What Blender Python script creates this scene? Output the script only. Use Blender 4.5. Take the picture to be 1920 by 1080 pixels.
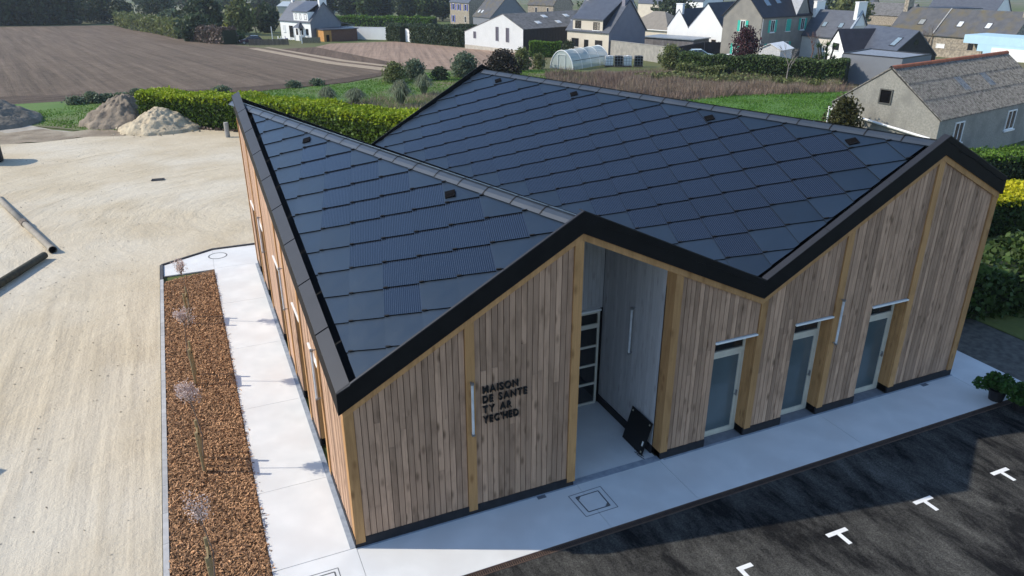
import bpy, bmesh, math, random
import numpy as np
from mathutils import Vector, Matrix
for o in list(bpy.data.objects): bpy.data.objects.remove(o)
R = math.radians
random.seed(7); rng = np.random.default_rng(7)
sc = bpy.context.scene
C = sc.collection
# ------------------------------------------------------------------ camera, sky, sun, exposure
cd = bpy.data.cameras.new('camera'); cam = bpy.data.objects.new('camera', cd); C.objects.link(cam)
cam.location = (-1.80, -11.835, 10.677); cam.rotation_euler = (R(90 - 23.42), 0, R(-23.757))
cd.sensor_width = 36; cd.lens = 26.04; cd.clip_start = 0.1; cd.clip_end = 6000
sc.camera = cam
SUN_EL = 36.3; SUN_AZ = math.degrees(math.atan2(-0.910, 0.414))      # azimuth from +Y towards +X
w = bpy.data.worlds.new('World'); sc.world = w; w.use_nodes = True
nt = w.node_tree; bg = nt.nodes['Background']
sky = nt.nodes.new('ShaderNodeTexSky'); sky.sky_type = 'NISHITA'; sky.sun_disc = False
sky.sun_elevation = R(SUN_EL); sky.sun_rotation = R(SUN_AZ); sky.air_density = 1.0; sky.dust_density = 0.2; sky.ozone_density = 3.0
nt.links.new(sky.outputs[0], bg.inputs[0]); bg.inputs[1].default_value = 0.125
sd = bpy.data.lights.new('sun', 'SUN'); sd.energy = 2.7; sd.angle = R(0.53); sd.color = (1, .91, .77)
sun = bpy.data.objects.new('sun', sd); C.objects.link(sun)
ce = math.cos(R(SUN_EL)); sdir = Vector((-0.910 * ce, 0.414 * ce, math.sin(R(SUN_EL))))
sun.rotation_euler = sdir.to_track_quat('Z', 'Y').to_euler(); sun.location = (-30, 20, 40)
sc.view_settings.view_transform = 'Standard'; sc.view_settings.look = 'None'
sc.view_settings.exposure = 0.95; sc.view_settings.gamma = 1
sc.render.engine = 'CYCLES'

# ------------------------------------------------------------------ terrain: falls away gently behind the site
QB = np.array([-1e4,0,4,8,12,16,20,25,30,40,50,70,100,150,250,400,700,1200,3000.])
QZ = np.where(QB > 0, -0.03*QB**2/(np.maximum(QB,0)+12), 0)
def qof(x, y): return 0.403*(x+1.8)+0.915*(y+11.83)-50
def gz(x, y): return float(np.interp(qof(x, y), QB, QZ))

# ------------------------------------------------------------------ materials
MATS = {}
def mat(name, c1, c2=None, scale=4., rough=.85, bump=0., bscale=None, stretch=(1,1,1), island=0., objrand=0., spec=.3,
        metal=0., detail=5., lo=.35, hi=.65, c3=None, s3=.3, transl=0., alpha=1., trans=0.):
    if name in MATS: return MATS[name]
    m = bpy.data.materials.new(name); m.use_nodes = True; MATS[name] = m
    N = m.node_tree.nodes; Lk = m.node_tree.links; b = N['Principled BSDF']
    b.inputs['Roughness'].default_value = rough; b.inputs['Specular IOR Level'].default_value = spec
    b.inputs['Metallic'].default_value = metal; b.inputs['Alpha'].default_value = alpha
    if trans: b.inputs['Transmission Weight'].default_value = trans
    tc = N.new('ShaderNodeTexCoord'); mp = N.new('ShaderNodeMapping'); mp.inputs['Scale'].default_value = stretch
    Lk.new(tc.outputs['Object'], mp.inputs[0]); vec = mp.outputs[0]
    oi = None
    if objrand:
        oi = N.new('ShaderNodeObjectInfo'); ml = N.new('ShaderNodeVectorMath'); ml.operation = 'MULTIPLY_ADD'
        cx = N.new('ShaderNodeCombineXYZ')
        for k in range(3): Lk.new(oi.outputs['Random'], cx.inputs[k])
        Lk.new(cx.outputs[0], ml.inputs[0]); ml.inputs[1].default_value = (37, 53, 91); Lk.new(vec, ml.inputs[2]); vec = ml.outputs[0]
    c2 = c2 or tuple(x*.75 for x in c1)
    nz = N.new('ShaderNodeTexNoise'); nz.inputs['Scale'].default_value = scale; nz.inputs['Detail'].default_value = detail
    Lk.new(vec, nz.inputs['Vector'])
    mr = N.new('ShaderNodeMapRange'); mr.inputs[1].default_value = lo; mr.inputs[2].default_value = hi; Lk.new(nz.outputs['Fac'], mr.inputs[0])
    mx = N.new('ShaderNodeMix'); mx.data_type = 'RGBA'; mx.inputs[6].default_value = (*c1, 1); mx.inputs[7].default_value = (*c2, 1)
    Lk.new(mr.outputs[0], mx.inputs[0]); col = mx.outputs[2]
    if c3:
        n3 = N.new('ShaderNodeTexNoise'); n3.inputs['Scale'].default_value = s3; n3.inputs['Detail'].default_value = 4; Lk.new(vec, n3.inputs['Vector'])
        m3 = N.new('ShaderNodeMapRange'); m3.inputs[1].default_value = .45; m3.inputs[2].default_value = .65; Lk.new(n3.outputs['Fac'], m3.inputs[0])
        x3 = N.new('ShaderNodeMix'); x3.data_type = 'RGBA'; Lk.new(m3.outputs[0], x3.inputs[0]); Lk.new(col, x3.inputs[6]); x3.inputs[7].default_value = (*c3, 1); col = x3.outputs[2]
    def vary(col, src, amt):
        h = N.new('ShaderNodeHueSaturation'); v = N.new('ShaderNodeMapRange'); v.inputs[3].default_value = 1-amt; v.inputs[4].default_value = 1+amt
        Lk.new(src, v.inputs[0]); Lk.new(v.outputs[0], h.inputs['Value']); Lk.new(col, h.inputs['Color']); return h.outputs[0]
    if island: 
        g = N.new('ShaderNodeNewGeometry'); col = vary(col, g.outputs['Random Per Island'], island)
    if objrand: col = vary(col, oi.outputs['Random'], objrand)
    Lk.new(col, b.inputs['Base Color'])
    if bump:
        bn = N.new('ShaderNodeTexNoise'); bn.inputs['Scale'].default_value = bscale or scale*3; bn.inputs['Detail'].default_value = 6; Lk.new(vec, bn.inputs['Vector'])
        bp = N.new('ShaderNodeBump'); bp.inputs['Strength'].default_value = 1; bp.inputs['Distance'].default_value = bump
        Lk.new(bn.outputs['Fac'], bp.inputs['Height']); Lk.new(bp.outputs[0], b.inputs['Normal'])
    if transl:
        t = N.new('ShaderNodeBsdfTranslucent'); Lk.new(col, t.inputs[0]); ms = N.new('ShaderNodeMixShader'); ms.inputs[0].default_value = transl
        Lk.new(b.outputs[0], ms.inputs[1]); Lk.new(t.outputs[0], ms.inputs[2]); Lk.new(ms.outputs[0], N['Material Output'].inputs[0])
    return m
def leafmat(name, c1, c2, scale=.6, island=.45, transl=.3): return mat(name, c1, c2, scale=scale, rough=.6, island=island, transl=transl, spec=.25)

def math_node(N, Lk, op, a, b=None, c=None):
    n = N.new('ShaderNodeMath'); n.operation = op
    for i, x in enumerate((a, b, c)):
        if x is None: continue
        if isinstance(x, (int, float)): n.inputs[i].default_value = x
        else: Lk.new(x, n.inputs[i])
    return n.outputs[0]

def wood(name, c1, c2, dark, objrand=.2, stretch=(28, 28, 1.1), knots=True, rough=.75):
    m = mat(name, c1, c2, scale=1., rough=rough, stretch=stretch, objrand=objrand, detail=4, lo=.3, hi=.7, bump=.0015, bscale=1.6)
    N = m.node_tree.nodes; Lk = m.node_tree.links; b = N['Principled BSDF']
    src = b.inputs['Base Color'].links[0].from_socket
    tc = [n for n in N if n.type == 'TEX_COORD'][0]; oi = [n for n in N if n.type == 'OBJECT_INFO'][0]
    mp = N.new('ShaderNodeMapping'); mp.inputs['Scale'].default_value = tuple(max(.9, s*.16) if s > 3 else 1.7 for s in stretch)
    Lk.new(tc.outputs['Object'], mp.inputs[0])
    ad = N.new('ShaderNodeVectorMath'); ad.operation = 'ADD'; cx = N.new('ShaderNodeCombineXYZ'); 
    k = math_node(N, Lk, 'MULTIPLY', oi.outputs['Random'], 61.)
    for i in range(3): Lk.new(k, cx.inputs[i])
    Lk.new(mp.outputs[0], ad.inputs[0]); Lk.new(cx.outputs[0], ad.inputs[1])
    if knots:
        vo = N.new('ShaderNodeTexVoronoi'); vo.inputs['Scale'].default_value = 1.; Lk.new(ad.outputs[0], vo.inputs['Vector'])
        mr = N.new('ShaderNodeMapRange'); mr.inputs[1].default_value = .06; mr.inputs[2].default_value = .25; mr.inputs[3].default_value = .9; mr.inputs[4].default_value = 0; Lk.new(vo.outputs['Distance'], mr.inputs[0])
        x = N.new('ShaderNodeMix'); x.data_type = 'RGBA'; Lk.new(mr.outputs[0], x.inputs[0]); Lk.new(src, x.inputs[6]); x.inputs[7].default_value = (*dark, 1); src = x.outputs[2]
    n2 = N.new('ShaderNodeTexNoise'); n2.inputs['Scale'].default_value = .9; n2.inputs['Detail'].default_value = 5; Lk.new(ad.outputs[0], n2.inputs['Vector'])
    r2 = N.new('ShaderNodeMapRange'); r2.inputs[1].default_value = .5; r2.inputs[2].default_value = .72; r2.inputs[4].default_value = .55; Lk.new(n2.outputs['Fac'], r2.inputs[0])
    y = N.new('ShaderNodeMix'); y.data_type = 'RGBA'; Lk.new(r2.outputs[0], y.inputs[0]); Lk.new(src, y.inputs[6]); y.inputs[7].default_value = (*dark, 1)
    Lk.new(y.outputs[2], b.inputs['Base Color'])
    return m

LARCH = wood('larch_boards', (.45,.285,.19), (.325,.205,.135), (.14,.082,.048), .26)
POSTW = wood('larch_posts', (.46,.255,.105), (.36,.195,.08), (.22,.11,.04), .12)
WHITEWASH = wood('limewashed_boards', (.46,.45,.45), (.38,.37,.38), (.30,.28,.28), .08)
FENCEW = mat('weathered_fence_wood', (.17,.13,.10), (.10,.08,.06), scale=3, stretch=(1,1,12), objrand=.2)
BLACK = mat('black_metal', (.006,.006,.0065), (.009,.009,.0095), rough=.6, spec=.12)
GREYCAP = mat('dark_grey_flashing', (.022,.023,.028), (.018,.019,.023), scale=2, rough=.5, spec=.35)
RIDGEM = mat('ridge_cap_metal', (.034,.044,.058), (.028,.037,.05), scale=2, rough=.38, spec=.5)
PLINTH = mat('black_plinth', (.012,.012,.016), (.02,.02,.024), scale=6, rough=.7)
DARK = mat('dark_void', (.006,.006,.007), rough=.9, spec=.03)
CONC = mat('white_concrete', (.69,.69,.67), (.62,.625,.61), scale=1.6, rough=.8, detail=10, bump=.0012, bscale=60, c3=(.61,.605,.585), s3=.9)
KERBM = mat('concrete_kerb', (.45,.45,.44), (.36,.36,.355), scale=4, objrand=.1, bump=.002)
WHITEP = mat('white_paint', (.8,.8,.78), (.72,.72,.7), scale=3, rough=.55)
CREAMF = mat('cream_frame', (.60,.57,.48), (.55,.52,.44), rough=.45)
FROST = mat('frosted_glass', (.10,.13,.145), (.07,.095,.105), scale=.8, rough=.12, spec=.6)
GLASS = mat('dark_glass', (.012,.014,.016), (.02,.022,.026), scale=.6, rough=.06, spec=.7)
TUBE = mat('lamp_tube', (.62,.64,.66), rough=.3, spec=.5)
STEEL = mat('zinc_steel', (.35,.36,.37), rough=.4, metal=.7)

def tile_mat(name, base, rough, stripes):
    m = mat(name, base, tuple(c*.82 for c in base), scale=1.1, rough=rough, spec=.55, objrand=.16)
    N = m.node_tree.nodes; Lk = m.node_tree.links; b = N['Principled BSDF']
    src = b.inputs['Base Color'].links[0].from_socket
    tc = [n for n in N if n.type == 'TEX_COORD'][0]
    if stripes:
        sp = N.new('ShaderNodeSeparateXYZ'); Lk.new(tc.outputs['Object'], sp.inputs[0])
        a = math_node(N, Lk, 'MULTIPLY', sp.outputs[0], .558); s = math_node(N, Lk, 'MULTIPLY_ADD', sp.outputs[1], .830, a)
        f = math_node(N, Lk, 'FRACT', math_node(N, Lk, 'DIVIDE', s, .0415))
        g = math_node(N, Lk, 'LESS_THAN', f, .26)
        mx = N.new('ShaderNodeMix'); mx.data_type = 'RGBA'; Lk.new(g, mx.inputs[0]); Lk.new(src, mx.inputs[6]); mx.inputs[7].default_value = (.032,.042,.062,1)
        Lk.new(mx.outputs[2], b.inputs['Base Color'])
    b.inputs['Specular Tint'].default_value = (.72,.88,1,1)
    # dust that lies on the glass
    nz = N.new('ShaderNodeTexNoise'); nz.inputs['Scale'].default_value = 2.3; nz.inputs['Detail'].default_value = 7
    Lk.new(tc.outputs['Object'], nz.inputs['Vector'])
    rr = N.new('ShaderNodeMapRange'); rr.inputs[3].default_value = rough*.75; rr.inputs[4].default_value = rough*1.3; Lk.new(nz.outputs['Fac'], rr.inputs[0]); Lk.new(rr.outputs[0], b.inputs['Roughness'])
    return m
PV = tile_mat('solar_tile_glass', (.006,.010,.020), .2, True)
BLANK = tile_mat('blank_tile_slate', (.012,.021,.036), .36, False)

# ground materials
def ground_mats():
    global SAND, ASPH
    m = SAND = mat('sand_ground', (.55,.475,.35), (.49,.415,.295), scale=.35, rough=.95, detail=9, c3=(.585,.53,.425), s3=.13, spec=.1, lo=.4, hi=.62)
    N = m.node_tree.nodes; Lk = m.node_tree.links; b = N['Principled BSDF']; src = b.inputs['Base Color'].links[0].from_socket
    tc = [n for n in N if n.type == 'TEX_COORD'][0]
    # wheel ruts in wide arcs round the turning place, and lengthwise on the straight
    sep = N.new('ShaderNodeSeparateXYZ'); Lk.new(tc.outputs['Object'], sep.inputs[0])
    wob = N.new('ShaderNodeTexNoise'); wob.inputs['Scale'].default_value = .22; wob.inputs['Detail'].default_value = 3; Lk.new(tc.outputs['Object'], wob.inputs['Vector'])
    dx = math_node(N, Lk, 'ADD', sep.outputs[0], -1.); dy = math_node(N, Lk, 'ADD', sep.outputs[1], -24.)
    rad = math_node(N, Lk, 'SQRT', math_node(N, Lk, 'ADD', math_node(N, Lk, 'MULTIPLY', dx, dx), math_node(N, Lk, 'MULTIPLY', dy, dy)))
    t = math_node(N, Lk, 'MULTIPLY_ADD', wob.outputs['Fac'], 2.2, rad)
    cx = N.new('ShaderNodeCombineXYZ'); Lk.new(math_node(N, Lk, 'MULTIPLY', t, 1.5), cx.inputs[0])
    an = math_node(N, Lk, 'ARCTAN2', dy, dx); Lk.new(math_node(N, Lk, 'MULTIPLY', an, 2.6), cx.inputs[1])
    rut = N.new('ShaderNodeTexNoise'); rut.inputs['Scale'].default_value = .9; rut.inputs['Detail'].default_value = 5; rut.inputs['Roughness'].default_value = .6; Lk.new(cx.outputs[0], rut.inputs['Vector'])
    mp = N.new('ShaderNodeMapping'); mp.inputs['Scale'].default_value = (1.5, .12, 1); Lk.new(tc.outputs['Object'], mp.inputs[0])
    st = N.new('ShaderNodeTexNoise'); st.inputs['Scale'].default_value = 1.3; st.inputs['Detail'].default_value = 5; Lk.new(mp.outputs[0], st.inputs['Vector'])
    near = N.new('ShaderNodeMapRange'); near.inputs[1].default_value = 12; near.inputs[2].default_value = 22; Lk.new(sep.outputs[1], near.inputs[0])
    hm = N.new('ShaderNodeMix'); Lk.new(near.outputs[0], hm.inputs[0]); Lk.new(st.outputs['Fac'], hm.inputs[2]); Lk.new(rut.outputs['Fac'], hm.inputs[3]); ruts = hm.outputs[0]
    fine = N.new('ShaderNodeTexNoise'); fine.inputs['Scale'].default_value = 2.2; fine.inputs['Detail'].default_value = 11; fine.inputs['Roughness'].default_value = .72; Lk.new(tc.outputs['Object'], fine.inputs['Vector'])
    h = math_node(N, Lk, 'MULTIPLY_ADD', fine.outputs['Fac'], .7, ruts)
    bp = N.new('ShaderNodeBump'); bp.inputs['Distance'].default_value = .11; bp.inputs['Strength'].default_value = .8; Lk.new(h, bp.inputs['Height']); Lk.new(bp.outputs[0], b.inputs['Normal'])
    mr = N.new('ShaderNodeMapRange'); mr.inputs[1].default_value = .52; mr.inputs[2].default_value = .74; mr.inputs[4].default_value = .5; Lk.new(ruts, mr.inputs[0])
    x = N.new('ShaderNodeMix'); x.data_type = 'RGBA'; Lk.new(mr.outputs[0], x.inputs[0]); Lk.new(src, x.inputs[6]); x.inputs[7].default_value = (.40,.335,.235,1)
    Lk.new(x.outputs[2], b.inputs['Base Color'])
    m = ASPH = mat('dusty_asphalt', (.008,.008,.009), (.015,.015,.015), scale=.9, rough=.95, detail=8, spec=.06)
    N = m.node_tree.nodes; Lk = m.node_tree.links; b = N['Principled BSDF']; src = b.inputs['Base Color'].links[0].from_socket
    tc = [n for n in N if n.type == 'TEX_COORD'][0]
    mp = N.new('ShaderNodeMapping'); mp.inputs['Rotation'].default_value = (0, 0, R(20)); mp.inputs['Scale'].default_value = (1.7, .6, 1); Lk.new(tc.outputs['Object'], mp.inputs[0])
    d1 = N.new('ShaderNodeTexNoise'); d1.inputs['Scale'].default_value = .8; d1.inputs['Detail'].default_value = 12; d1.inputs['Roughness'].default_value = .74; d1.inputs['Distortion'].default_value = .25; Lk.new(mp.outputs[0], d1.inputs['Vector'])
    r1 = N.new('ShaderNodeMapRange'); r1.inputs[1].default_value = .40; r1.inputs[2].default_value = .82; r1.inputs[4].default_value = .95; Lk.new(d1.outputs['Fac'], r1.inputs[0])
    x = N.new('ShaderNodeMix'); x.data_type = 'RGBA'; Lk.new(r1.outputs[0], x.inputs[0]); Lk.new(src, x.inputs[6]); x.inputs[7].default_value = (.15,.146,.13,1)
    gr = N.new('ShaderNodeTexNoise'); gr.inputs['Scale'].default_value = 34; gr.inputs['Detail'].default_value = 6; gr.inputs['Roughness'].default_value = .8; Lk.new(tc.outputs['Object'], gr.inputs['Vector'])
    r2 = N.new('ShaderNodeMapRange'); r2.inputs[1].default_value = .35; r2.inputs[2].default_value = .7; r2.inputs[3].default_value = .35; r2.inputs[4].default_value = 1.9; Lk.new(gr.outputs['Fac'], r2.inputs[0])
    hs = N.new('ShaderNodeHueSaturation'); Lk.new(x.outputs[2], hs.inputs['Color']); Lk.new(r2.outputs[0], hs.inputs['Value']); Lk.new(hs.outputs[0], b.inputs['Base Color'])
    bp = N.new('ShaderNodeBump'); bp.inputs['Distance'].default_value = .012; bp.inputs['Strength'].default_value = .7; Lk.new(gr.outputs['Fac'], bp.inputs['Height']); Lk.new(bp.outputs[0], b.inputs['Normal'])
ground_mats()
def furrow_mat(name, c1, c2, ang, period, amt=.05):
    m = mat(name, c1, c2, scale=.5, rough=.95, detail=8, spec=.1, c3=tuple(x*.86 for x in c1), s3=.06)
    N = m.node_tree.nodes; Lk = m.node_tree.links; b = N['Principled BSDF']; src = b.inputs['Base Color'].links[0].from_socket
    tc = [n for n in N if n.type == 'TEX_COORD'][0]
    m0 = N.new('ShaderNodeMapping'); m0.inputs['Rotation'].default_value = (0, 0, R(ang)); Lk.new(tc.outputs['Object'], m0.inputs[0])
    mp = N.new('ShaderNodeMapping'); mp.inputs['Scale'].default_value = (1/period, .018/period, 1); Lk.new(m0.outputs[0], mp.inputs[0])
    n = N.new('ShaderNodeTexNoise'); n.inputs['Scale'].default_value = 1.; n.inputs['Detail'].default_value = 3; n.inputs['Roughness'].default_value = .7; Lk.new(mp.outputs[0], n.inputs['Vector'])
    f = N.new('ShaderNodeTexNoise'); f.inputs['Scale'].default_value = 1.6; f.inputs['Detail'].default_value = 10; f.inputs['Roughness'].default_value = .85; Lk.new(tc.outputs['Object'], f.inputs['Vector'])
    h = math_node(N, Lk, 'MULTIPLY_ADD', f.outputs['Fac'], 1.1, n.outputs['Fac'])
    r = N.new('ShaderNodeMapRange'); r.inputs[1].default_value = .75; r.inputs[2].default_value = 1.35; r.inputs[3].default_value = .62; r.inputs[4].default_value = 1.38; Lk.new(h, r.inputs[0])
    hs = N.new('ShaderNodeHueSaturation'); Lk.new(src, hs.inputs['Color']); Lk.new(r.outputs[0], hs.inputs['Value']); Lk.new(hs.outputs[0], b.inputs['Base Color'])
    bp = N.new('ShaderNodeBump'); bp.inputs['Distance'].default_value = amt*4; bp.inputs['Strength'].default_value = .8; Lk.new(h, bp.inputs['Height']); Lk.new(bp.outputs[0], b.inputs['Normal'])
    return m

# ------------------------------------------------------------------ mesh helpers
class MB:
    def __init__(s): s.v = []; s.f = []; s.m = []; s.mi = 0
    def add(s, vs, fs):
        n = len(s.v); s.v += [tuple(p) for p in vs]; s.f += [tuple(i+n for i in f) for f in fs]; s.m += [s.mi]*len(fs); return s
    def box(s, x0, x1, y0, y1, z0, z1):
        return s.add([(x0,y0,z0),(x1,y0,z0),(x1,y1,z0),(x0,y1,z0),(x0,y0,z1),(x1,y0,z1),(x1,y1,z1),(x0,y1,z1)],
                     [(0,3,2,1),(4,5,6,7),(0,1,5,4),(1,2,6,5),(2,3,7,6),(3,0,4,7)])
    def ext(s, pts, d):                               # polygon pushed along d
        n = len(pts); d = Vector(d); a = [Vector(p) for p in pts]; b = [p+d for p in a]
        return s.add(a+b, [tuple(range(n))[::-1], tuple(range(n, 2*n))] + [(i,(i+1)%n,n+(i+1)%n,n+i) for i in range(n)])
    def tube(s, path, rad, n=6, cap=True):
        path = [Vector(p) for p in path]; rad = rad if isinstance(rad, (list, tuple)) else [rad]*len(path)
        vs = []; fs = []
        for i, p in enumerate(path):
            t = (path[min(i+1, len(path)-1)]-path[max(i-1, 0)]).normalized()
            a = t.cross(Vector((0,0,1)) if abs(t.z) < .9 else Vector((1,0,0))).normalized(); b = t.cross(a)
            for k in range(n):
                an = 2*math.pi*k/n; vs.append(p+(a*math.cos(an)+b*math.sin(an))*rad[i])
        for i in range(len(path)-1):
            for k in range(n): fs.append((i*n+k, i*n+(k+1)%n, (i+1)*n+(k+1)%n, (i+1)*n+k))
        if cap: fs += [tuple(range(n))[::-1], tuple(range((len(path)-1)*n, len(path)*n))]
        return s.add(vs, fs)
    def build(s, name, mats, parent=None, smooth=False, loc=None, recalc=True):
        me = bpy.data.meshes.new(name); me.from_pydata(s.v, [], s.f)
        for m in (mats if isinstance(mats, (list, tuple)) else [mats]): me.materials.append(m)
        me.polygons.foreach_set('material_index', s.m)
        if recalc:
            bm = bmesh.new(); bm.from_mesh(me); bmesh.ops.recalc_face_normals(bm, faces=bm.faces); bm.to_mesh(me); bm.free()
        if smooth: me.polygons.foreach_set('use_smooth', [True]*len(me.polygons))
        me.update(); return link(name, me, parent, loc)
def link(name, me, parent=None, loc=None):
    o = bpy.data.objects.new(name, me); C.objects.link(o)
    if parent: o.parent = parent
    if loc is not None: o.location = loc
    return o
def fast(name, V, F, mats, parent=None, mi=None):
    V = np.asarray(V, np.float32); F = np.asarray(F, np.int32); k = F.shape[1]
    me = bpy.data.meshes.new(name); me.vertices.add(len(V)); me.vertices.foreach_set('co', V.ravel())
    me.loops.add(F.size); me.loops.foreach_set('vertex_index', F.ravel())
    me.polygons.add(len(F)); me.polygons.foreach_set('loop_start', np.arange(0, F.size, k, dtype=np.int32)); me.polygons.foreach_set('loop_total', np.full(len(F), k, np.int32))
    for m in (mats if isinstance(mats, (list, tuple)) else [mats]): me.materials.append(m)
    if mi is not None: me.polygons.foreach_set('material_index', np.asarray(mi, np.int32))
    me.update(calc_edges=True); me.validate(); return link(name, me, parent)
def tag(o, label, cat, group=None):
    o['label'] = label; o['category'] = cat
    if group: o['group'] = group
    return o
def thing(name, label, cat, loc=(0,0,0), rz=0, group=None):
    o = bpy.data.objects.new(name, None); C.objects.link(o); o.location = loc; o.rotation_euler = (0, 0, rz); o.empty_display_size = .2
    return tag(o, label, cat, group)
def struct(o, kind='structure'): o['kind'] = kind; return o
def sheet(name, poly, dz, m, kind='structure', parent=None):         # flat sheet laid on the terrain
    bm = bmesh.new(); bm.faces.new([bm.verts.new((x, y, 0)) for x, y in poly])
    for q in QB[1:-1]:
        bmesh.ops.bisect_plane(bm, geom=bm.verts[:]+bm.edges[:]+bm.faces[:], plane_co=(-1.8+.403*(q+50), -11.83+.915*(q+50), 0), plane_no=(.403,.915,0))
    for v in bm.verts: v.co.z = gz(v.co.x, v.co.y)+dz
    bmesh.ops.triangulate(bm, faces=bm.faces)
    for f in bm.faces:
        f.normal_update()
        if f.normal.z < 0: f.normal_flip()
    me = bpy.data.meshes.new(name); bm.to_mesh(me); bm.free(); me.materials.append(m)
    o = link(name, me, parent)
    if not parent: o['kind'] = kind
    return o

# ================================================================== THE SETTING: ground
sheet('ground', [(-1500,-300),(1500,-300),(1500,2600),(-1500,2600)], -.06,
      mat('meadow_ground', (.085,.115,.035), (.12,.125,.055), scale=.05, rough=.95, detail=8, c3=(.16,.14,.09), s3=.012, spec=.1))
sheet('sand_yard', [(-70,-20),(-3.56,-20),(-3.56,18.3),(-1.6,19.45),(18.5,19.6),(14,26.5),(9.2,33.6),(3.0,43.2),(1.6,45.2),(-1,46.6),(-3.5,46.9),(-5.8,45.6),(-7.9,46.4),(-10.6,45.6),(-13,45.9),(-16,47),(-70,62)], -.004, SAND)
sheet('asphalt_car_park', [(-1.3,-25),(48,-25),(48,-1.9),(18.6,-1.705),(-1.3,-1.705)], -.02, ASPH)
sheet('gravel_verge', [(18.62,-1.7),(21.1,-1.9),(21.1,24),(18.62,24)], -.03, mat('shaded_gravel', (.13,.12,.10), (.07,.065,.055), scale=5, bump=.02, detail=8))
sheet('lawn_strip', [(21.15,-8),(29.3,-8),(29.3,24),(21.15,24)], -.03, mat('lawn_yellow', (.14,.15,.035), (.10,.12,.03), scale=1.2, detail=8, bump=.03, bscale=9))
sheet('earth_lane', [(30.5,-6),(38.3,10),(38,16.9),(58,21),(70,12),(60,-8)], -.035, mat('earth_lane_soil', (.16,.135,.10), (.11,.09,.065), scale=.9, bump=.03, detail=8))
F1 = furrow_mat('ploughed_soil', (.165,.125,.092), (.14,.105,.077), -11, 1.0)
sheet('ploughed_field', [(-130,285),(-45,250.5),(-16,250),(-9,215),(9.8,138),(15,122),(24,82),(14.9,74.5),(5.5,70.5),(-5.3,70),(-16.2,68),(-130,84)], -.02, F1)
sheet('headland_strip', [(-60,67.5),(-16.2,65.5),(-5.3,66.5),(5.5,66.6),(14.9,70.4),(23,78.5),(23.5,81.5),(14.9,74.6),(5.5,70.6),(-5.3,70.1),(-60,78)], -.012, furrow_mat('dark_headland', (.12,.09,.068), (.095,.07,.052), 70, .8))
sheet('seedbed_field', [(15.1,122),(14.8,125.3),(21.6,128.2),(27.2,80.8),(23.8,80.6)], -.012, furrow_mat('dark_seedbed', (.13,.092,.066), (.115,.082,.06), 12, .6, .02))
sheet('bare_field', [(21.7,128.2),(26,137),(39,138),(44.9,117),(50,99),(47.5,88),(39.5,76),(34,77.2),(27.3,80.8)], -.012, furrow_mat('pale_tilled_soil', (.30,.215,.16), (.26,.185,.135), 15, .6, .02))
TRK = mat('worn_track', (.36,.28,.19), (.30,.23,.155), scale=1.5, detail=7, bump=.04)
sheet('tractor_track', [(10.4,129),(12.0,129),(18.9,95.5),(23.9,82.4),(23.2,80.2),(21.9,81),(17.2,94.2)], -.006, TRK)
sheet('tractor_track', [(13.2,131),(14.1,131),(20.9,98.3),(25.6,84.4),(24.7,83.6),(19.6,97.4)], -.006, TRK)
sheet('far_pasture', [(-70,420),(-60,292),(-12.5,292),(22,262),(52,322),(70,420),(40,700),(-90,760)], -.03, mat('far_pasture_grass', (.19,.18,.10), (.15,.155,.08), scale=.03, detail=7))
sheet('grass_patch', [(-22,66.5),(-5.2,65.8),(5.5,66.2),(14.9,69.8),(23,77),(34,76.8),(41,74.6),(46,71),(40,60),(20,47),(1,52),(-4.3,50),(-5.2,46.8),(-8.1,48.6),(-12.1,52.6),(-17,58)], -.015,
      mat('rough_grass', (.075,.15,.02), (.10,.165,.03), scale=.5, detail=8, c3=(.15,.125,.07), s3=.11, bump=.05, bscale=4))
sheet('gravel_road', [(-40,50),(-13.4,46.2),(-10.4,46),(-8.2,48.1),(-10.5,50.2),(-12.3,53),(-15.4,58.8),(-40,70)], -.01, mat('grey_gravel', (.44,.40,.33), (.30,.265,.21), scale=.9, detail=9, bump=.03, bscale=5))
sheet('bare_earth', [(-16.5,47.2),(-13,45.6),(-11.5,46.1),(-10.2,45.4),(-8.6,46.5),(-7.2,45.7),(-5.4,45.4),(-3.2,46.6),(-.5,46.2),(1.4,45.0),(2.6,44.6),(1.6,47.6),(-1.2,49.4),(-4.6,49.0),(-6.2,48.2),(-7.4,49.6),(-9.4,48.8),(-11.2,50.9),(-13.4,50.2),(-15.2,53.4),(-17.5,52)], -.006,
      mat('trampled_earth', (.27,.215,.15), (.19,.15,.10), scale=.9, detail=9, c3=(.33,.28,.20), s3=.5, bump=.05, bscale=5))
sheet('garden_lawn', [(36.5,40),(39.8,44.5),(46,45.5),(56,43.5),(60,40.5),(52,34),(44.5,29),(41,33)], -.015, mat('garden_grass', (.065,.15,.018), (.085,.165,.03), scale=.6, detail=8, bump=.05, bscale=5))
sheet('brush_ground', [(34,60),(38.8,71.5),(46,70),(56,66),(62,52),(60,41),(56,43.5),(46,45.5),(39.5,44.5),(30,50)], -.02, mat('dry_brush_soil', (.15,.11,.08), (.12,.10,.055), scale=.5, detail=8))

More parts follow.
